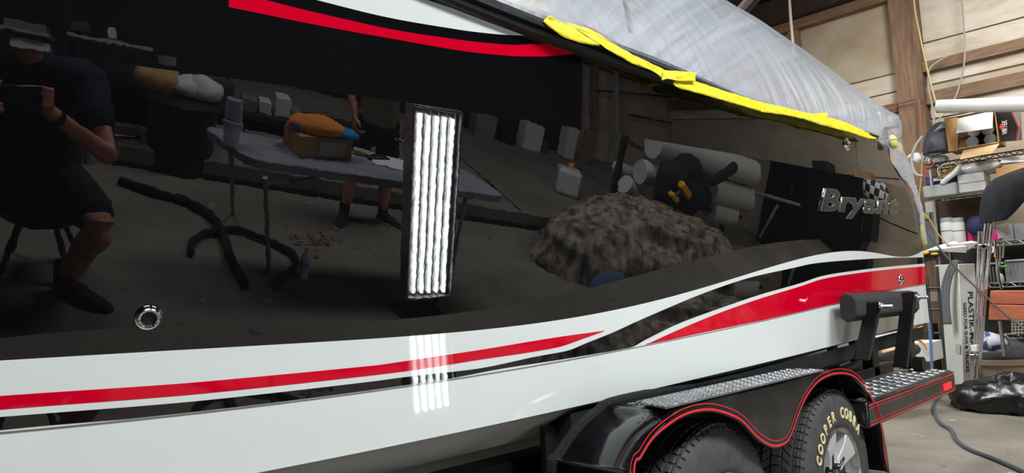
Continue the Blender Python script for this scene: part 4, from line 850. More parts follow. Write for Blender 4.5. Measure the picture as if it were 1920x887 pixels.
# ================================================================== THE PLACE BEHIND THE CAMERA, SEEN IN THE GLOSS
def RH(base, px, py):     # height of the point of the upright through base that the gloss shows at this pixel
    p, r = refl(px, py); d = np.array([base[0]-p[0], base[1]-p[1]]); t = d @ r[:2]/(r[:2] @ r[:2]); return float(p[2]+t*r[2])
def rb(name, x0, y0, x1, y1, yp_, depth, mat, label=None, cat=None, group=None, parent=None, bevel=.006, zmin=None):
    xm, ym = (x0+x1)/2, (y0+y1)/2
    a, b, t, u = RY(x0, ym, yp_), RY(x1, ym, yp_), RY(xm, y0, yp_), RY(xm, y1, yp_); z0, z1 = min(t.z, u.z), max(t.z, u.z)
    if zmin is not None: z0 = zmin
    o = MB().box(((a.x+b.x)/2, yp_-depth/2, (z0+z1)/2), (abs(a.x-b.x), depth, z1-z0)).build(name, mat, parent, bevel=bevel)
    return tag(o, label, cat, group) if label else o
# black sheet stands in for the unlit opening left of the lit boards
xd = RY(1096, 200, YB+.3).x
dt = struct(MB().box(((xd-6.3)/2, YB+.18, 2.65), (xd+6.3, .06, 5.25)).build('unlit_opening_sheet', M('tarp_and_unlit_black', (9, 9, 11), .8, bump=(3, .3)), smooth=False))
# --- LED work light
bl, br = RF(757, 563, .13), RF(843, 557, .13); ex = (br-bl); wid = ex.length; ex = ex.normalized(); pn = V((-ex.y, ex.x, 0))
if pn.y < 0: pn = -pn
tl, tr_ = RP(770, 203, bl, pn), RP(852, 207, bl, pn); upv = ((tl-bl)+(tr_-br))/2; hl = upv.length; up_ = (upv-ex*upv.dot(ex)*.1).normalized(); nn = ex.cross(up_).normalized()
if nn.y < 0: nn = -nn
print('led', bl, br, tl, tr_, wid, hl)
led = empty('led_work_light', (bl+br)/2, 'tall LED work light panel with five glowing strips standing on the floor', 'lamp')
wid = min(wid, .36)
Rm = Matrix((ex, nn, up_)).transposed(); mid = (bl+br)/2+up_*(hl/2+.012)
MB().box(mid-nn*.035, (wid, .05, hl), Rm).build('housing', alum, led, bevel=.006)
for s_ in (-1, 1): MB().box(mid+ex*s_*(wid/2-.006), (.014, .06, hl), Rm).build('side_rim', alum, led, bevel=.003)
for s_ in (-1, 1): MB().box(mid+up_*s_*(hl/2-.006), (wid, .06, .014), Rm).build('end_rim', alum, led, bevel=.003)
glow = M('led_glow', (255, 255, 255), .5, emit=((244, 250, 255), 15.0)); n5 = 5
for k in range(n5):
    c = mid+ex*wid*((k+1.05)/(n5+1.1)-.5+.02)*1.0+nn*.0
    MB().box(c-up_*.01, (.020, .012, hl*.93), Rm).build('led_strip', glow, led, smooth=False)
    MB().box(c+ex*.022-nn*.006, (.006, .012, hl*.96), Rm).build('divider', greyp, led, smooth=False)
MB().box(mid+ex*(wid/2+.003)+up_*hl*.38, (.006, .04, .05), Rm).build('sticker', yellow, led)
fp_ = (bl+br)/2-pn*.06
MB().box(V((fp_.x, fp_.y, .012)), (wid*.9, .22, .024), rz(math.atan2(ex.y, ex.x))).build('foot', blackmet, led)
for s_ in (-1, 1): MB().tube([fp_+ex*s_*wid*.3-V((0, 0, .12)), fp_+ex*s_*wid*.3+pn*.03+V((0, 0, .05))], .014, 8).build('foot_tube', blackmet, led)
# --- folding table
ZT = .74
top_ = [RF(a, b, ZT) for a, b in [(378, 235), (400, 262), (440, 290), (470, 302), (620, 325), (770, 346), (950, 372), (900, 330), (820, 292), (660, 275), (545, 262), (440, 240)]]
print('table', [tuple(round(c, 2) for c in p) for p in top_])
tbl = empty('folding_table', RF(640, 300, 0), 'long grey plastic folding table behind the camera with a box of cloths on it', 'table')
A_ = top_[0]; Bq = top_[3]; dirx = (RF(770, 346, ZT)-Bq); dirx.z = 0; dirx = dirx.normalized(); wv = A_-Bq; wv.z = 0; LT = 1.72; Bq = Bq-V((0, .03, 0))
corners = [Bq, Bq+dirx*LT, A_+dirx*(LT+.15), A_]
mm = MB(); R2 = smooth_path(corners+[Bq], 1)
pl_ = []
for i, p in enumerate(corners):
    a, b = corners[i-1], corners[(i+1) % 4]; da, db = (a-p).normalized()*.09, (b-p).normalized()*.09
    for t in (0, .25, .5, .75, 1): pl_.append((p+da)*(1-t)**2+p*2*t*(1-t)+(p+db)*t*t)
mm.prism([q-V((0, 0, .045)) for q in pl_], (0, 0, .045)); mm.build('tabletop', table_m, tbl, bevel=.008)
for fx, tpx in (((437, 400), (433, 285)), ((505, 515), (497, 333))):
    a = RF(*fx, 0); b = RF(*tpx, .70); MB().tube([a, b], .014, 10).build('leg', greyp, tbl)
fr1 = corners[1]-dirx*.25; 
for q in (fr1+wv*.15, fr1+wv*.8): MB().tube([q-V((0, 0, ZT)), q-V((0, 0, .04))], .014, 10).build('leg', greyp, tbl)
MB().tube([RF(497, 345, .62), RF(560, 338, .62), RF(600, 330, .68)], .009, 8).build('brace', greyp, tbl)
def onT(px, py): return RF(px, py, ZT+.002)
def lathe_at(name, base, prof, mat, label, cat, seg=20, parent=None, group=None):
    o = MB().lathe(prof, base, (0, 0, 1), seg).build(name, mat, parent); return tag(o, label, cat, group) if label else o
b = onT(433, 271); h = RH(b, 433, 184)-b.z; wr = (RP(452, 230, b, (0, 1, 0))-RP(414, 230, b, (0, 1, 0))).length/2
cupm = M('clear_cup', (190, 195, 205), .15, alpha=.62)
lathe_at('cup_stack', b, [(wr*.78, 0), (wr*.92, h*.40), (wr*1.05, h*.44), (wr*1.05, h*.52), (wr*.9, h*.54), (wr*.84, h*.98), (wr*.8, h)], cupm, 'clear plastic cups stacked upside down at the near end of the folding table', 'cups')
b = onT(522, 273); tag(MB().box(b+V((0, 0, .012)), (.03, .03, .024)).build('white_cube', wht, bevel=.003), 'tiny white cube on the folding table between cups and box', 'cube')
c0, c1, c2 = onT(545, 296), onT(598, 300), onT(655, 298)
bq = empty('cardboard_box', c1, 'small cardboard box heaped with coloured cloths on the folding table', 'box'); hb_ = RH(c1, 598, 262)-ZT; hb_ = max(hb_, .10); e1 = (c2-onT(548, 290)); e1.z = 0; wbx = min(e1.length, .36); e1 = e1.normalized(); e2 = V((e1.y, -e1.x, 0)); e2 = e2 if e2.y < 0 else -e2
bc = (onT(560, 294)+c2)/2+e2*.10; Rb = Matrix((e1, e2, V((0, 0, 1)))).transposed()
MB().box(bc+V((0, 0, hb_/2)), (wbx, .22, hb_), Rb).build('body', cardb, bq)
MB().box(bc+e1*.04-e2*.112+V((0, 0, hb_*.5)), (wbx*.5, .004, hb_*.72), Rb).build('label', wcard, bq)
for k, (px, py, r, mt, lb) in enumerate(((592, 240, (.17, .11, .05), orange, 'orange folded cloth on top of the box on the table'), (568, 240, (.09, .09, .04), blue, 'blue cloth crumpled at the left of the box top'), (563, 255, (.06, .08, .03), green, 'green cloth between the blue and orange cloths'), (640, 268, (.11, .07, .03), blue, 'blue cloth hanging over the right end of the box'), (553, 258, (.06, .06, .025), orange, 'orange cloth scrap at the left edge of the box'))):
    p = RP(px, py, bc, (0, 1, 0)); p.z = max(p.z, ZT+hb_+r[2]*.8); lump('cloth', p, r, mt, lb, 'cloth', .35, 9, 18, 'cloths on the cardboard box')
b = onT(678, 290); tag(MB().box(b+V((0, 0, .015)), (.12, .07, .03), rz(.3)).build('soap_bar', M('beige_block', (170, 160, 130), .7), bevel=.008), 'small beige sanding block on the folding table right of the box', 'block')
b = onT(705, 296); tag(MB().box(b+V((0, 0, .008)), (.18, .09, .016), rz(-.4)).build('black_pad', dkp, bevel=.006), 'black flat pad beside the beige sanding block on the table', 'pad')
b = RF(735, 305, ZT+.004); tag(MB().box(b, (.28, .26, .004), rz(.2)).build('paper_sheet', paper), 'pale sheet of paper on the table next to the glowing panel', 'paper')
# --- floor things
b = RF(568, 523); h = RH(b, 568, 466); r = h*.17
btl = lathe_at('water_bottle', b, [(r*.8, 0), (r, h*.04), (r*.94, h*.2), (r, h*.35), (r, h*.62), (r*.8, h*.76), (r*.36, h*.9), (r*.36, h*.95)], M('bottle_plastic', (225, 235, 245), .12, alpha=.7), 'clear plastic water bottle with blue label standing on the concrete floor', 'bottle')
lathe_at('label', b, [(r*1.02, h*.42), (r*1.02, h*.62)], M('blue_label', (120, 150, 210), .5), None, None, parent=btl); lathe_at('cap', b, [(r*.4, h*.93), (r*.4, h), (r*.1, h)], wht, None, None, parent=btl)
foam = M('black_foam', (20, 20, 22), .95, bump=(80, .6))
pt_('foam_tube', [RF(a, b, .032) for a, b in [(225, 338), (290, 360), (350, 378), (395, 405), (418, 440), (435, 490), (458, 532)]], .030, foam, 'thick black foam tube lying bent on the floor, the longer one', 'tube', 'black foam tubes on the floor')
pt_('foam_tube', [RF(a, b, .030) for a, b in [(357, 474), (362, 452), (385, 437), (425, 430)]]+[RF(a, b, .03) for a, b in [(445, 430), (520, 458), (553, 482), (548, 505), (514, 536)]], .022, foam, 'thinner black foam tube curled through the table leg on the floor', 'tube', 'black foam tubes on the floor')
m = MB(); rr = random.Random(11); b = RF(595, 452, .004)
for k in range(46):
    c = b+V((rr.gauss(0, .10), rr.gauss(0, .08), .004+.008*rr.random())); t = rr.random()*6.3; L = .015+.02*rr.random()
    m.add([c+V((math.cos(t)*L, math.sin(t)*L, .003)), c+V((math.cos(t+1.6)*L*.4, math.sin(t+1.6)*L*.4, .006)), c-V((math.cos(t)*L, math.sin(t)*L, 0)), c+V((math.cos(t-1.6)*L*.4, math.sin(t-1.6)*L*.4, .002))], [(0, 1, 2, 3)])
tag(m.build('paint_flakes', M('rust_flakes', (130, 70, 56), .8), fix=False), 'rust coloured scraps scattered on the floor behind the bottle', 'scraps', kind='stuff')
# concrete block with boards
b = RF(205, 300); e1 = (RF(248, 303)-RF(212, 310)); e1.z = 0; e1 = e1.normalized() if e1.length > .01 else V((1, 0, 0)); bt_ = empty('concrete_block', b, 'hollow grey concrete block on the floor behind the photographer', 'block')
Rk = rz(math.radians(-25)); m = MB(); 
for dx, dy, sx_, sy_ in ((0, -.085, .40, .03), (0, .085, .40, .03), (-.185, 0, .03, .20), (.185, 0, .03, .20), (0, 0, .03, .20)): m.box(b+Rk @ V((dx, dy, 0))+V((0, 0, .10)), (sx_, sy_, .20), Rk)
m.box(b+V((0, 0, .19)), (.40, .20, .02), Rk); m.build('body', conc, bt_, smooth=False)
tag(boxo('wood_offcut', b+V((.06, -.04, .235)), (.30, .09, .06), M('brown_offcut', (104, 74, 52), .8), R=rz(-.2)), 'brown wood offcut lying on the concrete block', 'wood')
# dark bin and pile, work bench with boxes, storage rack
b = RF(335, 314); h = RH(b, 335, 178); r = .27
tag(MB().lathe([(r*.86, 0), (r*.9, .03), (r*.98, h*.9), (r*1.06, h*.91), (r*1.06, h*.96), (r*.9, h*.97)], b, (0, 0, 1), 28).build('rubbish_bin', dkp), 'large dark round rubbish bin heaped with white rags behind the table end', 'bin')
for k, (px, py, rr_, mt, lb) in enumerate(((350, 165, (.13, .12, .07), wcard, 'left white rag on the dark bin'), (382, 160, (.13, .12, .08), wcard, 'right white rag peaked on the dark bin'), (300, 148, (.16, .12, .09), cardb, 'brown paper scrap left of the white rags'))):
    p = RP(px, py, b+V((0, -.1, 0)), (0, 1, 0)); p.z = h+rr_[2]*.75; lump('rag', p, rr_, mt, lb, 'rag', .4, 9, 16)
p = RF(215, 300); lump('dark_tarp_heap', V((p.x, -3.6, .42)), (.55, .5, .45), M('tarp_and_unlit_black', (9, 9, 11), .8), 'dark tarp heap beyond the concrete block', 'tarp', .2, 4, 24, floor=.151)
yb2 = -3.7; zbench = RY(500, 218, yb2).z; xl_, xr_ = RY(395, 215, yb2).x, RY(690, 240, yb2).x
bn = empty('work_bench', V(((xl_+xr_)/2, yb2-.3, .15)), 'dark work bench with small boxes beyond the folding table', 'bench')
MB().box(((xl_+xr_)/2, yb2-.25, zbench-.03), (xr_-xl_, .6, .05)).build('bench_top', dkcloth, bn)
for x in (xl_+.1, xr_-.1):
    for y in (yb2-.02, yb2-.5): MB().box((x, y, (zbench-.05+.15)/2), (.07, .07, zbench-.05-.15)).build('leg', darkw, bn)
for k, (x0, y0, x1, y1, mt, lb) in enumerate(((453, 186, 482, 216, greybox, 'grey box with white top on the dark bench, left one'), (486, 192, 510, 214, wcard, 'white box in the middle of the dark bench'), (517, 184, 547, 205, wcard, 'white box tilted at the right of the dark bench'), (532, 206, 566, 220, greybox, 'flat grey box low on the dark bench'), (405, 160, 440, 186, M('brown_box', (70, 60, 48), .8), 'brown box at the left end of the dark bench'))):
    rb('small_box', x0, y0, x1, y1, yb2-.05-.03*k, .22, mt, lb, 'box', 'boxes on the dark bench', zmin=zbench-.004)
yr2 = -4.9
rk = empty('storage_rack', V((.0, yr2-.3, .15)), 'dim storage rack with pale shelf edges along the black sheet of the unlit opening', 'rack')
for (a, b_, c, d) in ((-40, 40, 90, 70), (128, 60, 285, 98), (-40, 92, 95, 97)):
    p, q = RY(a, b_, yr2), RY(c, d, yr2); z = (p.z+q.z)/2; MB().box(((p.x+q.x)/2, yr2-.2, z), (abs(q.x-p.x)+.02, .45, .03)).build('shelf_board', greyp, rk, bevel=.004)
xa_, xb_ = RY(-60, 60, yr2).x, RY(290, 98, yr2).x
for x in (xa_, (xa_+xb_)/2, xb_):
    for dy in (-.02, -.4): MB().box((x, yr2+dy, 1.35), (.05, .04, 2.4)).build('upright', blackmet, rk)
for k, (x0, y0, x1, y1, mt, lb) in enumerate(((5, 40, 85, 64, greybox, 'grey box on the upper left of the storage rack'), (20, 74, 92, 93, wcard, 'pale crate of jars on the left of the storage rack'), (202, 52, 216, 72, wcard, 'small white box upright on the storage rack'), (128, 40, 165, 58, M('brown_box', (70, 60, 48)), 'brown box on the storage rack'), (62, 50, 80, 66, dkp, 'black box on the storage rack'), (290, 105, 330, 122, greybox, 'grey box at the right end of the storage rack'), (190, 118, 215, 137, wcard, 'white square box low under the storage rack'))):
    rb('rack_box', x0, y0, x1, y1, yr2-.03*(k+1), .25, mt, lb, 'box', 'boxes on the storage rack')
# right half: water jug, mound, rolls, bag, grinder stand, plaid cloth
b = RF(1060, 363, zs); h = RH(b, 1060, 312)-zs; dw = (RP(1082, 340, b, (0, 1, 0))-RP(1036, 340, b, (0, 1, 0))).length; dw = min(dw, .5)
jg = empty('water_jug', b, 'square white water jug with yellow tap on the raised slab', 'jug'); h = min(max(h, .3), .6)
MB().box(b+V((0, 0, h/2)), (dw*.8, dw*.8, h), rz(.5)).build('body', M('milky_plastic', (196, 198, 196), .35), jg, bevel=.05, seg=4); MB().lathe([(.04, 0), (.04, .05), (.02, .06)], b+V((0, 0, h)), (0, 0, 1), 14).build('tap', yellow, jg)
print('jug', b, h, dw)
ym = -1.75; l_, r_2, t_2 = RY(1012, 520, ym), RY(1350, 450, ym), RY(1215, 385, ym); print('mound', l_, r_2, t_2)
cx = (l_.x+r_2.x)/2; ax_ = abs(r_2.x-l_.x)/2
mo = MB(); R = []
for i in range(27):
    t = i/26; rad = math.sin(math.pi*.5*(1-t)+.02)**.55; zz = t_2.z*.86*math.sin(math.pi/2*t)**.8
    R.append([(cx+ax_*(.5*rad+.0)*2*math.cos(a)*(1 if math.cos(a) > 0 else 1)+.25*ax_*t, ym+.62*rad*math.sin(a), zz) for a in np.linspace(0, 2*math.pi, 65)[:-1]])
crm = M('mottled_cover', (158, 146, 128), .7, noise=(11, (66, 58, 50), .40, .62), bump=(14, .9), stretch=(1, 1, .45))
mo = mo.loft(R).build('covered_mound', crm)
for v in mo.data.vertices:
    q = v.co*3.2; n0 = (1-2*abs(mnoise.noise(q)))*.10+(1-2*abs(mnoise.noise(q*2.4)))*.05; d = V((v.co.x-cx, v.co.y-ym, v.co.z-.2)).normalized(); v.co += d*n0
    v.co.z = max(v.co.z, .003)
tag(mo, 'big crumpled mottled brown cover over a bulky mound behind the camera', 'covered mound')
lump('blue_cloth', V((l_.x+.25, ym+.70, .12)), (.2, .1, .12), M('dull_blue_cloth', (66, 92, 116), .9), 'dull blue cloth at the foot of the covered mound', 'cloth', .4, 8, floor=.003)
yr3 = -2.75
rolls = [((1225, 268), (1412, 325), .19, 'pale roll at the top of the stack of rolls'), ((1200, 322), (1300, 345), .15, 'pale roll end left in the stack of rolls'), ((1330, 352), (1400, 372), .20, 'pale thick roll in the middle of the stack of rolls'), ((1330, 392), (1372, 402), .17, 'pale roll low in the stack of rolls'), ((1172, 345), (1195, 375), .13, 'short pale roll at the left of the stack of rolls')]
for k, (a, b_, r, lb) in enumerate(rolls):
    p, q = RY(*a, yr3-.04*k), RY(*b_, yr3-.04*k); print('roll', p, q); r = r*.9
    o = MB().tube([p, p.lerp(q, .5), q], r, 20).build('paper_roll', wcard); tag(o, lb, 'roll', 'pale rolls behind the mound'); MB().lathe([(r*.5, 0), (r*.5, .01)], q, tuple((q-p).normalized()), 16).build('roll_core', dkp, o)
zlow = min(RY(1330, 400, yr3).z, .5)
sr = empty('roll_rack', V((6.8, yr3-.3, 0)), 'dark rack carrying the pale rolls by the back of the shop', 'rack')
xr0, xr1 = RY(1200, 322, yr3).x, RY(1412, 325, yr3).x
for x in np.linspace(min(xr0, xr1), max(xr0, xr1), 4):
    MB().box((float(x), yr3-.42, 1.0), (.08, .06, 1.7)).build('upright', darkw, sr)
    for z in (.5, 1.0, 1.5): MB().box((float(x), yr3-.25, z), (.05, .4, .04)).build('arm', darkw, sr)
yb3 = -2.2
p = RY(1285, 335, yb3); m = MB()
for dx, dy, dz, r in ((-.18, 0, -.06, .26), (.02, -.03, .06, .24), (.24, 0, -.02, .20), (.05, .05, -.14, .27), (-.28, .02, -.18, .18), (.40, 0, -.16, .16)): m.sphere(p+V((dx, dy*.5, dz)), (r*1.15, r*.75, r*.85), 18, 12)
tbg = m.build('black_tool_bag', dkcloth); md = tbg.modifiers.new('r', 'REMESH'); md.mode = 'VOXEL'; md.voxel_size = .03; md.use_smooth_shade = True; tag(tbg, 'black bulky tool bag with a yellow tool on it, heaped behind the mound', 'bag')
ct = empty('cordless_tool', p+V((.1, .25, -.1)), 'yellow and black cordless tool lying on the black bag', 'tool'); q = RY(1284, 356, yb3+.28); Rt = Matrix.Rotation(.5, 3, 'Y')
MB().box(q, (.22, .09, .08), Rt).build('tool_body', yellow, ct, bevel=.02); MB().box(q+Rt @ V((-.06, 0, -.09)), (.06, .06, .13), Rt @ Matrix.Rotation(.3, 3, 'Y')).build('handle', dkp, ct, bevel=.015)
MB().box(q+Rt @ V((-.10, 0, -.16)), (.13, .08, .05), Rt).build('battery', yellow, ct, bevel=.01); MB().tube([q+Rt @ V((.11, 0, 0)), q+Rt @ V((.19, 0, 0))], [.035, .02], 12).build('chuck', dkp, ct)
pt_('black_strap', [RY(1310, 345, yb3), RY(1345, 335, yb3), RY(1378, 312, yb3)], .06, dkcloth, 'black thick strap rising right from the tool bag', 'strap')
rb('dark_screen', 1141, 378, 1200, 412, -2.3, .03, dkp, 'dark panel with pale edge leaning behind the mound', 'panel')
b = RF(1160, 385, .15); gs = empty('grinder_stand', b, 'small grinder head on a stand beside the water jug', 'grinder'); hh = max(RH(b, 1155, 320), .5)
MB().tube([b, b+V((0, 0, hh-.15))], .04, 10).build('column', greybox, gs); MB().tube([b+V((-.18, 0, hh-.1)), b+V((.22, 0, hh-.14))], .09, 14, dome=True).build('head', wcard, gs); MB().lathe([(.16, 0), (.16, .03)], b, (0, 0, 1), 16).build('foot', blackmet, gs)
xp = 8.6
def RXq(a, b_): return RX(a, b_, xp)
P4 = [RXq(1612, 342), RXq(1660, 345), RXq(1664, 372), RXq(1612, 368)]
pm_ = bpy.data.materials.new('plaid'); pm_.use_nodes = True; nt = pm_.node_tree; ch = nt.nodes.new('ShaderNodeTexChecker'); ch.inputs['Scale'].default_value = 11; ch.inputs['Color1'].default_value = lin((205, 205, 205)); ch.inputs['Color2'].default_value = lin((24, 24, 26)); tc = nt.nodes.new('ShaderNodeTexCoord'); nt.links.new(tc.outputs['Object'], ch.inputs['Vector']); nt.links.new(ch.outputs[0], nt.nodes['Principled BSDF'].inputs['Base Color'])
c4 = (P4[0]+P4[2])/2; print('plaid', P4)
lump('plaid_shirt', c4+V((.1, 0, 0)), (.12, max(abs(P4[0].y-P4[1].y)/2, .2), max(abs(P4[0].z-P4[3].z)/2, .15)), pm_, 'black and white checked shirt hanging on the far stand', 'shirt', .2, 4)
pt_('steel_pole', [RY(1155, 120, YB+.28), RY(1156, 280, YB+.28)], .05, greyp, 'grey steel pole standing against the lit back wall boards', 'pole', n=1)
rb('brown_post', 1092, 245, 1108, 335, -5.6, .12, wood, 'brown wooden post at the edge of the unlit opening', 'post', zmin=zs)
for k, (x0, y0, x1, y1, mt, lb) in enumerate(((890, 215, 930, 270, greybox, 'grey garment hanging in the dim back corner'), (985, 235, 1020, 262, wcard, 'pale paper sack in the dim back corner'), (990, 262, 1025, 330, M('brown_box', (70, 60, 48)), 'tall brown carton standing in the dim back corner'), (935, 240, 965, 320, dkp, 'dark cabinet in the dim back corner'), (1062, 240, 1082, 300, wcard, 'pale upright panel next to the brown post'))):
    rb('corner_item', x0, y0, x1, y1, -5.7-.02*k, .25, mt, lb, 'storage', zmin=zs)
for k, pts in enumerate(([(1120, 170), (1220, 178), (1330, 192), (1410, 210)], [(1180, 215), (1300, 240), (1400, 262)])): pt_('wall_cable', [RY(a, b_, YB+.12) for a, b_ in pts], .018, dkp, ('black cable sagging across the back wall boards, upper', 'black cable across the back wall boards, lower')[k], 'cable')
# ================================================================== PEOPLE
def figure(name, chains, mat, parent, vox=.0075, sm=5):
    m = MB()
    for pts, rs in chains: m.tube(pts, list(rs), 14, dome=True)
    o = m.build(name, mat, parent); md = o.modifiers.new('r', 'REMESH'); md.mode = 'VOXEL'; md.voxel_size = vox; md.use_smooth_shade = True
    s = o.modifiers.new('s', 'SMOOTH'); s.iterations = sm; s.factor = .5; return o
def shoe(parent, heel, toe, h=.09, mat=dkcloth, sole=None):
    d = (toe-heel); L = d.length; d = d.normalized(); sd = V((-d.y, d.x, 0)).normalized(); R = []
    for t, wd, ht in ((-.04, .028, .6), (.02, .036, 1), (.2, .040, 1.05), (.4, .041, .85), (.62, .046, .62), (.82, .044, .5), (.95, .034, .42), (1.0, .018, .3)):
        c = heel+d*L*t; R.append([c+sd*wd*math.cos(a)+V((0, 0, h*ht*(.5+.5*math.sin(a)) if math.sin(a) > -.5 else 0)) for a in np.linspace(0, 2*math.pi, 17)[:-1]])
    o = MB().loft(R).build('shoe', mat, parent); 
    m = MB(); m.loft([[(heel+d*L*t)+sd*w*s_+V((0, 0, z)) for s_, z in ((-1, .0), (1, 0), (1, .022), (-1, .022))] for t, w in ((-.05, .03), (.2, .042), (.6, .048), (.9, .042), (1.02, .02))]); m.build('sole', sole or blackmet, o); return o
def hand(chains, wr, palm_dir, spread, curl, side, scale=1.0):
    """palm block and five bent fingers as tapering chains; palm_dir along fingers, spread across knuckles, curl towards what is held"""
    pd, sp, cu = palm_dir.normalized(), spread.normalized(), curl.normalized()
    for k, s_ in enumerate((-.033, -.011, .011, .033)):
        k0 = wr+sp*s_*.6+pd*.02; k1 = wr+sp*s_+pd*.085; L = (.036, .042, .040, .032)[k]
        chains.append(([k0, k1], (.016, .012))); chains.append(([k1, k1+pd*L*.75+cu*L*.5, k1+pd*L*.95+cu*L*1.35, k1+pd*L*.6+cu*L*2.0], (.0105, .0098, .009, .008)))
    tb0 = wr+sp*.03*side+pd*.02; chains.append(([tb0, tb0+sp*.028*side+pd*.03+cu*.01, tb0+sp*.03*side+pd*.06+cu*.03], (.016, .012, .009)))
# photographer, seated, phone held up at the lens
Fv, Rv, Uv = V(FW), V(RT), V(UP)
ph = empty('phone', CPOS-FW*.02+RT*.05, 'black phone held up sideways in both hands of the seated person', 'phone')
Rp = Matrix((Rv, Fv, Uv)).transposed(); pc = V(CPOS)-Fv*.020+Rv*.050
MB().box(pc, (.165, .009, .078), Rp).build('body', M('phone_black', (10, 10, 11), .25), ph, bevel=.006)
MB().box(pc-Fv*.0052, (.155, .001, .070), Rp).build('screen', M('phone_screen', (30, 34, 44), .1), ph)
for k in range(3): MB().lathe([(.007, 0), (.007, .003), (.004, .0032)], V(CPOS)-Fv*.0155+Uv*(.022-.022*k)-Rv*.012, tuple(FW), 14).build('lens', blackpaint, ph)
pp = empty('person', V((0, -.75, 0)), 'person in dark navy shirt and charcoal shorts seated on a stool, holding up a phone', 'person')
knR = RY(188, 415, -.40); ftR = RF(120, 548, .0); toeR = RF(225, 595, 0.0); hipR = V((.06, -.80, .50)); hipL = V((-.16, -.80, .50))
ftR = V((.14, -.42, 0)) if abs(ftR.y+.42) > .3 else ftR
knL = V((-.32, -.42, .50)); ftL = V((-.22, -.28, 0)); toeL = V((-.10, -.08, 0))
print('person', knR, ftR, toeR)
d = (toeR-ftR); d.z = 0; toeR = ftR+d.normalized()*.27
shR, shL = V((.17, -.60, 1.02)), V((-.27, -.60, 1.02)); elR = RY(98, 318, -.30); wrR = RY(97, 224, -.075); print('arm', elR, wrR)
endR = pc+Rv*.085; wrR = endR+Rv*.035-Uv*.06-Fv*.035; elR = V((.27, -.36, .80))
endL = pc-Rv*.083; wrL = endL-Rv*.030-Uv*.075-Fv*.04; elL = V((-.36, -.34, .80))
hd = V((-.05, -.44, 1.27))
ch = [([V((-.05, -.82, .46)), V((-.05, -.80, .66)), V((-.05, -.72, .88)), V((-.05, -.64, 1.02))], (.17, .16, .17, .12)), ([shL, V((-.05, -.63, 1.03)), shR], (.075, .10, .075)),
 ([V((-.05, -.62, 1.04)), V((-.05, -.55, 1.13)), hd], (.062, .056, .07)), ([hd+V((0, -.02, .05)), hd+V((0, -.01, .02)), hd+V((0, .01, -.045)), hd+V((0, .03, -.085))], (.075, .088, .078, .052)), ([hd+V((0, .075, .02)), hd+V((0, .105, -.02))], (.010, .016)),
 ([shR, elR, wrR], (.056, .046, .028)), ([shL, elL, wrL], (.056, .046, .028)), ([hipR, knR, ftR+V((0, -.0, .10))], (.095, .062, .038)), ([hipL, knL, ftL+V((0, 0, .10))], (.095, .062, .038)),
 ([knR+V((0, -.01, -.08)), knR.lerp(ftR, .42)+V((0, -.03, 0)), knR.lerp(ftR, .7)], (.052, .056, .040)), ([knL+V((0, -.01, -.08)), knL.lerp(ftL, .42)+V((0, -.03, 0)), knL.lerp(ftL, .7)], (.052, .056, .040)),
 ([ftR+V((0, 0, .12)), ftR+V((0, 0, .05))], (.036, .034)), ([ftL+V((0, 0, .12)), ftL+V((0, 0, .05))], (.036, .034))]
for s_ in (-1, 1): ch.append(([hd+V((s_*.088, -.01, .02)), hd+V((s_*.092, -.015, -.02))], (.014, .012)))
def phonehand(wr, side):       # fingers wrap the lens side of the phone, thumb on the screen side
    e = pc+Rv*side*.082
    for k in range(4):
        z = .030-.020*k; base = wr+(e+Uv*z-wr)*.55+Rv*side*.012-Fv*.004; kn = e+Rv*side*.022+Uv*(z-.004)
        ch.append(([wr, base, kn], (.022, .014, .0105))); ch.append(([kn, e+Rv*side*.012+Fv*.017+Uv*z, e-Rv*side*(.012+.006*(k % 2))+Fv*.019+Uv*(z+.002), e-Rv*side*(.024+.006*(k % 2))+Fv*.0165+Uv*(z+.003)], (.0100, .0092, .0086, .0076)))
    ch.append(([wr, e+Rv*side*.012-Uv*.03-Fv*.022, e-Rv*side*.02-Uv*.012-Fv*.020], (.020, .013, .009)))
phonehand(wrR, 1)
def corner_hand(wr):          # the other hand pinches the phone's short end clear of the lens
    e = pc-Rv*.082
    ch.append(([wr, e-Rv*.02-Uv*.045-Fv*.02, e-Rv*.018+Uv*.02-Fv*.006, e-Rv*.004+Uv*.047-Fv*.004], (.022, .017, .010, .008)))
    for k in range(3): ch.append(([wr, e-Rv*(.012+.014*k)-Uv*.05-Fv*.012, e-Rv*(.0+.012*k)-Uv*.046-Fv*.002], (.018, .012, .009)))
    ch.append(([wr, e+Rv*.0-Uv*.046-Fv*.02, e+Rv*.016-Uv*.028-Fv*.017], (.017, .012, .009)))
corner_hand(wrL)
body = figure('body', ch, skin, pp, .0062, 3)
figure('shirt', [([V((-.05, -.82, .50)), V((-.05, -.80, .66)), V((-.05, -.72, .88)), V((-.05, -.64, 1.01))], (.188, .178, .188, .135)), ([shL, V((-.05, -.63, 1.03)), shR], (.092, .112, .092)), ([shR, shR.lerp(elR, .5)], (.085, .078)), ([shL, shL.lerp(elL, .5)], (.085, .078))], navy, pp, .009)
figure('shorts', [([V((-.05, -.83, .44)), V((-.05, -.80, .56))], (.185, .18)), ([hipR, hipR.lerp(knR, .76)], (.112, .098)), ([hipL, hipL.lerp(knL, .76)], (.112, .098))], charcl, pp, .009)
figure('beard', [([hd+V((-.055, .05, -.055)), hd+V((0, .085, -.085)), hd+V((.055, .05, -.055))], (.03, .036, .03)), ([hd+V((0, .07, -.09)), hd+V((0, .075, -.13))], (.035, .018))], beard, pp, .006)
figure('hair', [([hd+V((0, -.03, .06)), hd+V((0, -.01, .085))], (.088, .075)), ([hd+V((0, -.06, .0)), hd+V((0, -.06, .05))], (.07, .075))], hairm, pp, .007)
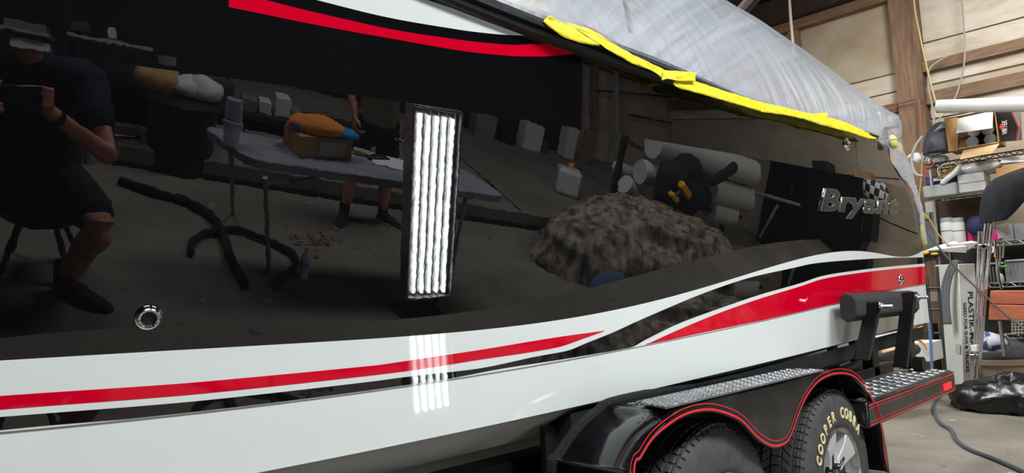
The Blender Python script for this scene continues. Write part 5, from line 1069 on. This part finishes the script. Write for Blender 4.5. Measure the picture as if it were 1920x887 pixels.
for s_ in (-1, 1):
    MB().sphere(hd+V((s_*.033, .080, .018)), .0125, 12, 8).build('eye', wht, pp); MB().sphere(hd+V((s_*.033, .0905, .018)), .0055, 8, 6).build('iris', dkp, pp)
MB().tube([hd+V((-.02, .098, -.052)), hd+V((0, .103, -.054)), hd+V((.02, .098, -.052))], .006, 8, dome=True).build('mouth', M('lips', (168, 92, 84), .5), pp)
MB().lathe([(.034, -.012), (.036, .0), (.034, .012)], wrR.lerp(elR, .12), tuple((elR-wrR).normalized()), 18, cap=False).build('watch_strap', blackmet, pp)
shoe(pp, ftR-(toeR-ftR)*.12, toeR); dl_ = (toeL-ftL).normalized()*.26; shoe(pp, ftL-dl_*.12, ftL+dl_)
for f_ in (ftR, ftL): MB().lathe([(.044, .03), (.046, .10), (.043, .15)], f_, (0, 0, 1), 16, cap=False).build('sock', blackmet, pp)
so = empty('stool', V((-.05, -.86, 0)), 'low black stool under the seated person', 'stool')
MB().lathe([(.17, .0), (.19, .02), (.19, .05), (.15, .06)], V((-.05, -.86, .28)), (0, 0, 1), 28).build('seat', dkp, so)
for k in range(4):
    a = math.pi/4+k*math.pi/2; MB().tube([V((-.05, -.86, .29))+V((math.cos(a)*.1, math.sin(a)*.1, 0)), V((-.05, -.86, .012))+V((math.cos(a)*.22, math.sin(a)*.22, 0))], .014, 8).build('leg', blackmet, so)
# second person, standing beyond the table
yq = -2.2; q0 = RF(705, 398, .0); f1 = RF(643, 412, .0); f2 = V((f1.x+.36, f1.y-.08, 0)); bx2 = (f1.x+f2.x)/2; by2 = (f1.y+f2.y)/2-.02
p2 = empty('person', V((bx2, by2, 0)), 'person in khaki shirt and dark shorts standing beyond the folding table', 'person')
def Q(x, y, z): return V((bx2+x, by2+y, z*.9))
h2 = Q(0, .03, 1.60); k1, k2 = Q(-.14, .05, .49), Q(.15, .03, .49); g1, g2 = V(f1), V(f2)
ch = [([Q(0, 0, .92), Q(0, .01, 1.12), Q(0, 0, 1.32), Q(0, 0, 1.40)], (.15, .145, .16, .12)), ([Q(-.19, -.01, 1.40), Q(0, 0, 1.42), Q(.19, -.01, 1.40)], (.07, .085, .07)), ([Q(0, 0, 1.42), Q(0, .015, 1.5), h2], (.062, .055, .065)),
 ([h2+V((0, -.02, .05)), h2+V((0, -.01, .02)), h2+V((0, .01, -.045)), h2+V((0, .03, -.085))], (.075, .087, .076, .05)), ([h2+V((0, .075, .02)), h2+V((0, .105, -.02))], (.010, .016)),
 ([Q(-.19, -.01, 1.40), Q(-.27, -.03, 1.12), Q(-.22, .12, .92)], (.055, .044, .028)), ([Q(.19, -.01, 1.40), Q(.27, -.03, 1.12), Q(.22, .12, .92)], (.055, .044, .028)),
 ([Q(-.09, 0, .90), k1, g1+V((0, 0, .10))], (.095, .060, .038)), ([Q(.09, 0, .90), k2, g2+V((0, 0, .10))], (.095, .060, .038)), ([k1+V((0, -.02, -.1)), k1.lerp(g1, .4)+V((0, -.03, 0)), k1.lerp(g1, .7)], (.05, .054, .04)), ([k2+V((0, -.02, -.1)), k2.lerp(g2, .4)+V((0, -.03, 0)), k2.lerp(g2, .7)], (.05, .054, .04)),
 ([g1+V((0, 0, .12)), g1+V((0, 0, .05))], (.036, .034)), ([g2+V((0, 0, .12)), g2+V((0, 0, .05))], (.036, .034))]
for s_ in (-1, 1): ch.append(([h2+V((s_*.088, -.01, .02)), h2+V((s_*.092, -.015, -.02))], (.014, .012)))
hand(ch, Q(-.22, .12, .91), V((.05, .25, -1)), V((0, 1, .2)), V((1, 0, 0)), 1); hand(ch, Q(.22, .12, .91), V((-.05, .25, -1)), V((0, 1, .2)), V((-1, 0, 0)), 1)
figure('body', ch, skin, p2, .0065, 3)
figure('shirt', [([Q(0, 0, .88), Q(0, .01, 1.12), Q(0, 0, 1.32), Q(0, 0, 1.40)], (.168, .162, .175, .13)), ([Q(-.19, -.01, 1.40), Q(0, 0, 1.42), Q(.19, -.01, 1.40)], (.085, .098, .085)), ([Q(-.19, -.01, 1.40), Q(-.26, -.03, 1.16)], (.08, .074)), ([Q(.19, -.01, 1.40), Q(.26, -.03, 1.16)], (.08, .074))], tan, p2, .009)
figure('shorts', [([Q(0, 0, .84), Q(0, 0, .97)], (.165, .16)), ([Q(-.09, 0, .86), Q(-.125, .02, .60)], (.112, .10)), ([Q(.09, 0, .86), Q(.13, .02, .60)], (.112, .10))], charcl, p2, .009)
figure('hair', [([h2+V((0, -.03, .06)), h2+V((0, -.01, .085))], (.088, .075)), ([h2+V((0, -.06, .0)), h2+V((0, -.06, .05))], (.07, .075))], hairm, p2, .007)
for s_ in (-1, 1):
    MB().sphere(h2+V((s_*.033, .080, .018)), .0125, 12, 8).build('eye', wht, p2); MB().sphere(h2+V((s_*.033, .0905, .018)), .0055, 8, 6).build('iris', dkp, p2)
MB().tube([h2+V((-.02, .098, -.052)), h2+V((0, .103, -.054)), h2+V((.02, .098, -.052))], .006, 8, dome=True).build('mouth', M('lips', (168, 92, 84)), p2)
d1 = V((-.10, .25, 0)); shoe(p2, g1-d1*.12, g1+d1, .09, charcl, wht); d2_ = V((.18, .20, 0)); shoe(p2, g2-d2_*.12, g2+d2_, .09, charcl, wht)
for f_ in (g1, g2): MB().lathe([(.044, .05), (.046, .10), (.043, .14)], f_, (0, 0, 1), 16, cap=False).build('sock', blackmet, p2)

# cabinet and boxes added by the stern wall to darken the hull reflection
yA, yB_ = RX(1430, 390, 9.3).y, RX(1640, 390, 9.3).y; y0, y1 = min(yA, yB_), min(max(yA, yB_), .9); print('cab', yA, yB_)
cbn = empty('dark_cabinet', V((9.45, (y0+y1)/2, 0)), 'added dark double cabinet by the stern wall, there to darken the hull reflection', 'cabinet')
MB().box((9.50, (y0+y1)/2, 1.05), (.44, y1-y0, 2.1)).build('body', dkp, cbn, bevel=.01)
nd = max(2, int((y1-y0)/.6))
for k in range(nd):
    ya2 = y0+(y1-y0)*(k+.5)/nd; dd = MB().box((9.27, ya2, 1.06), (.02, (y1-y0)/nd-.02, 2.0)).build('door', M('added_cabinet_black', (16, 17, 18), .3), cbn, bevel=.004); MB().tube([(9.245, ya2+.2, 1.0), (9.245, ya2+.2, 1.2)], .01, 8).build('handle', steel, dd)
for k in range(5):
    yk = y0+.25+(y1-y0-.5)*k/4; boxo('junk_box', (9.48, yk, 2.1+.10+.05*(k % 3)), (.34, .36, .20+.10*(k % 3)), [cardb, greybox, dkp, wcard, cardb][k]); o = bpy.context.scene.collection.objects[-1]
    tag(o, ('brown box on the dark cabinet, furthest from the shelves', 'grey box on the dark cabinet beside the furthest brown box', 'black box in the middle on top of the dark cabinet', 'white box on top of the dark cabinet', 'brown box on the dark cabinet, nearest the wire shelves')[k], 'box', 'boxes on the added dark cabinet')
for k, (a, b_) in enumerate((((1458, 385), (1424, 445)), ((1395, 355), (1500, 385)))): pt_('long_pole', [RX(*a, 8.9), RX(*b_, 8.9)], .025, greyp, ('slanting grey pole leaning before the dark cabinet', 'long grey pole lying level before the dark cabinet')[k], 'pole', n=1)
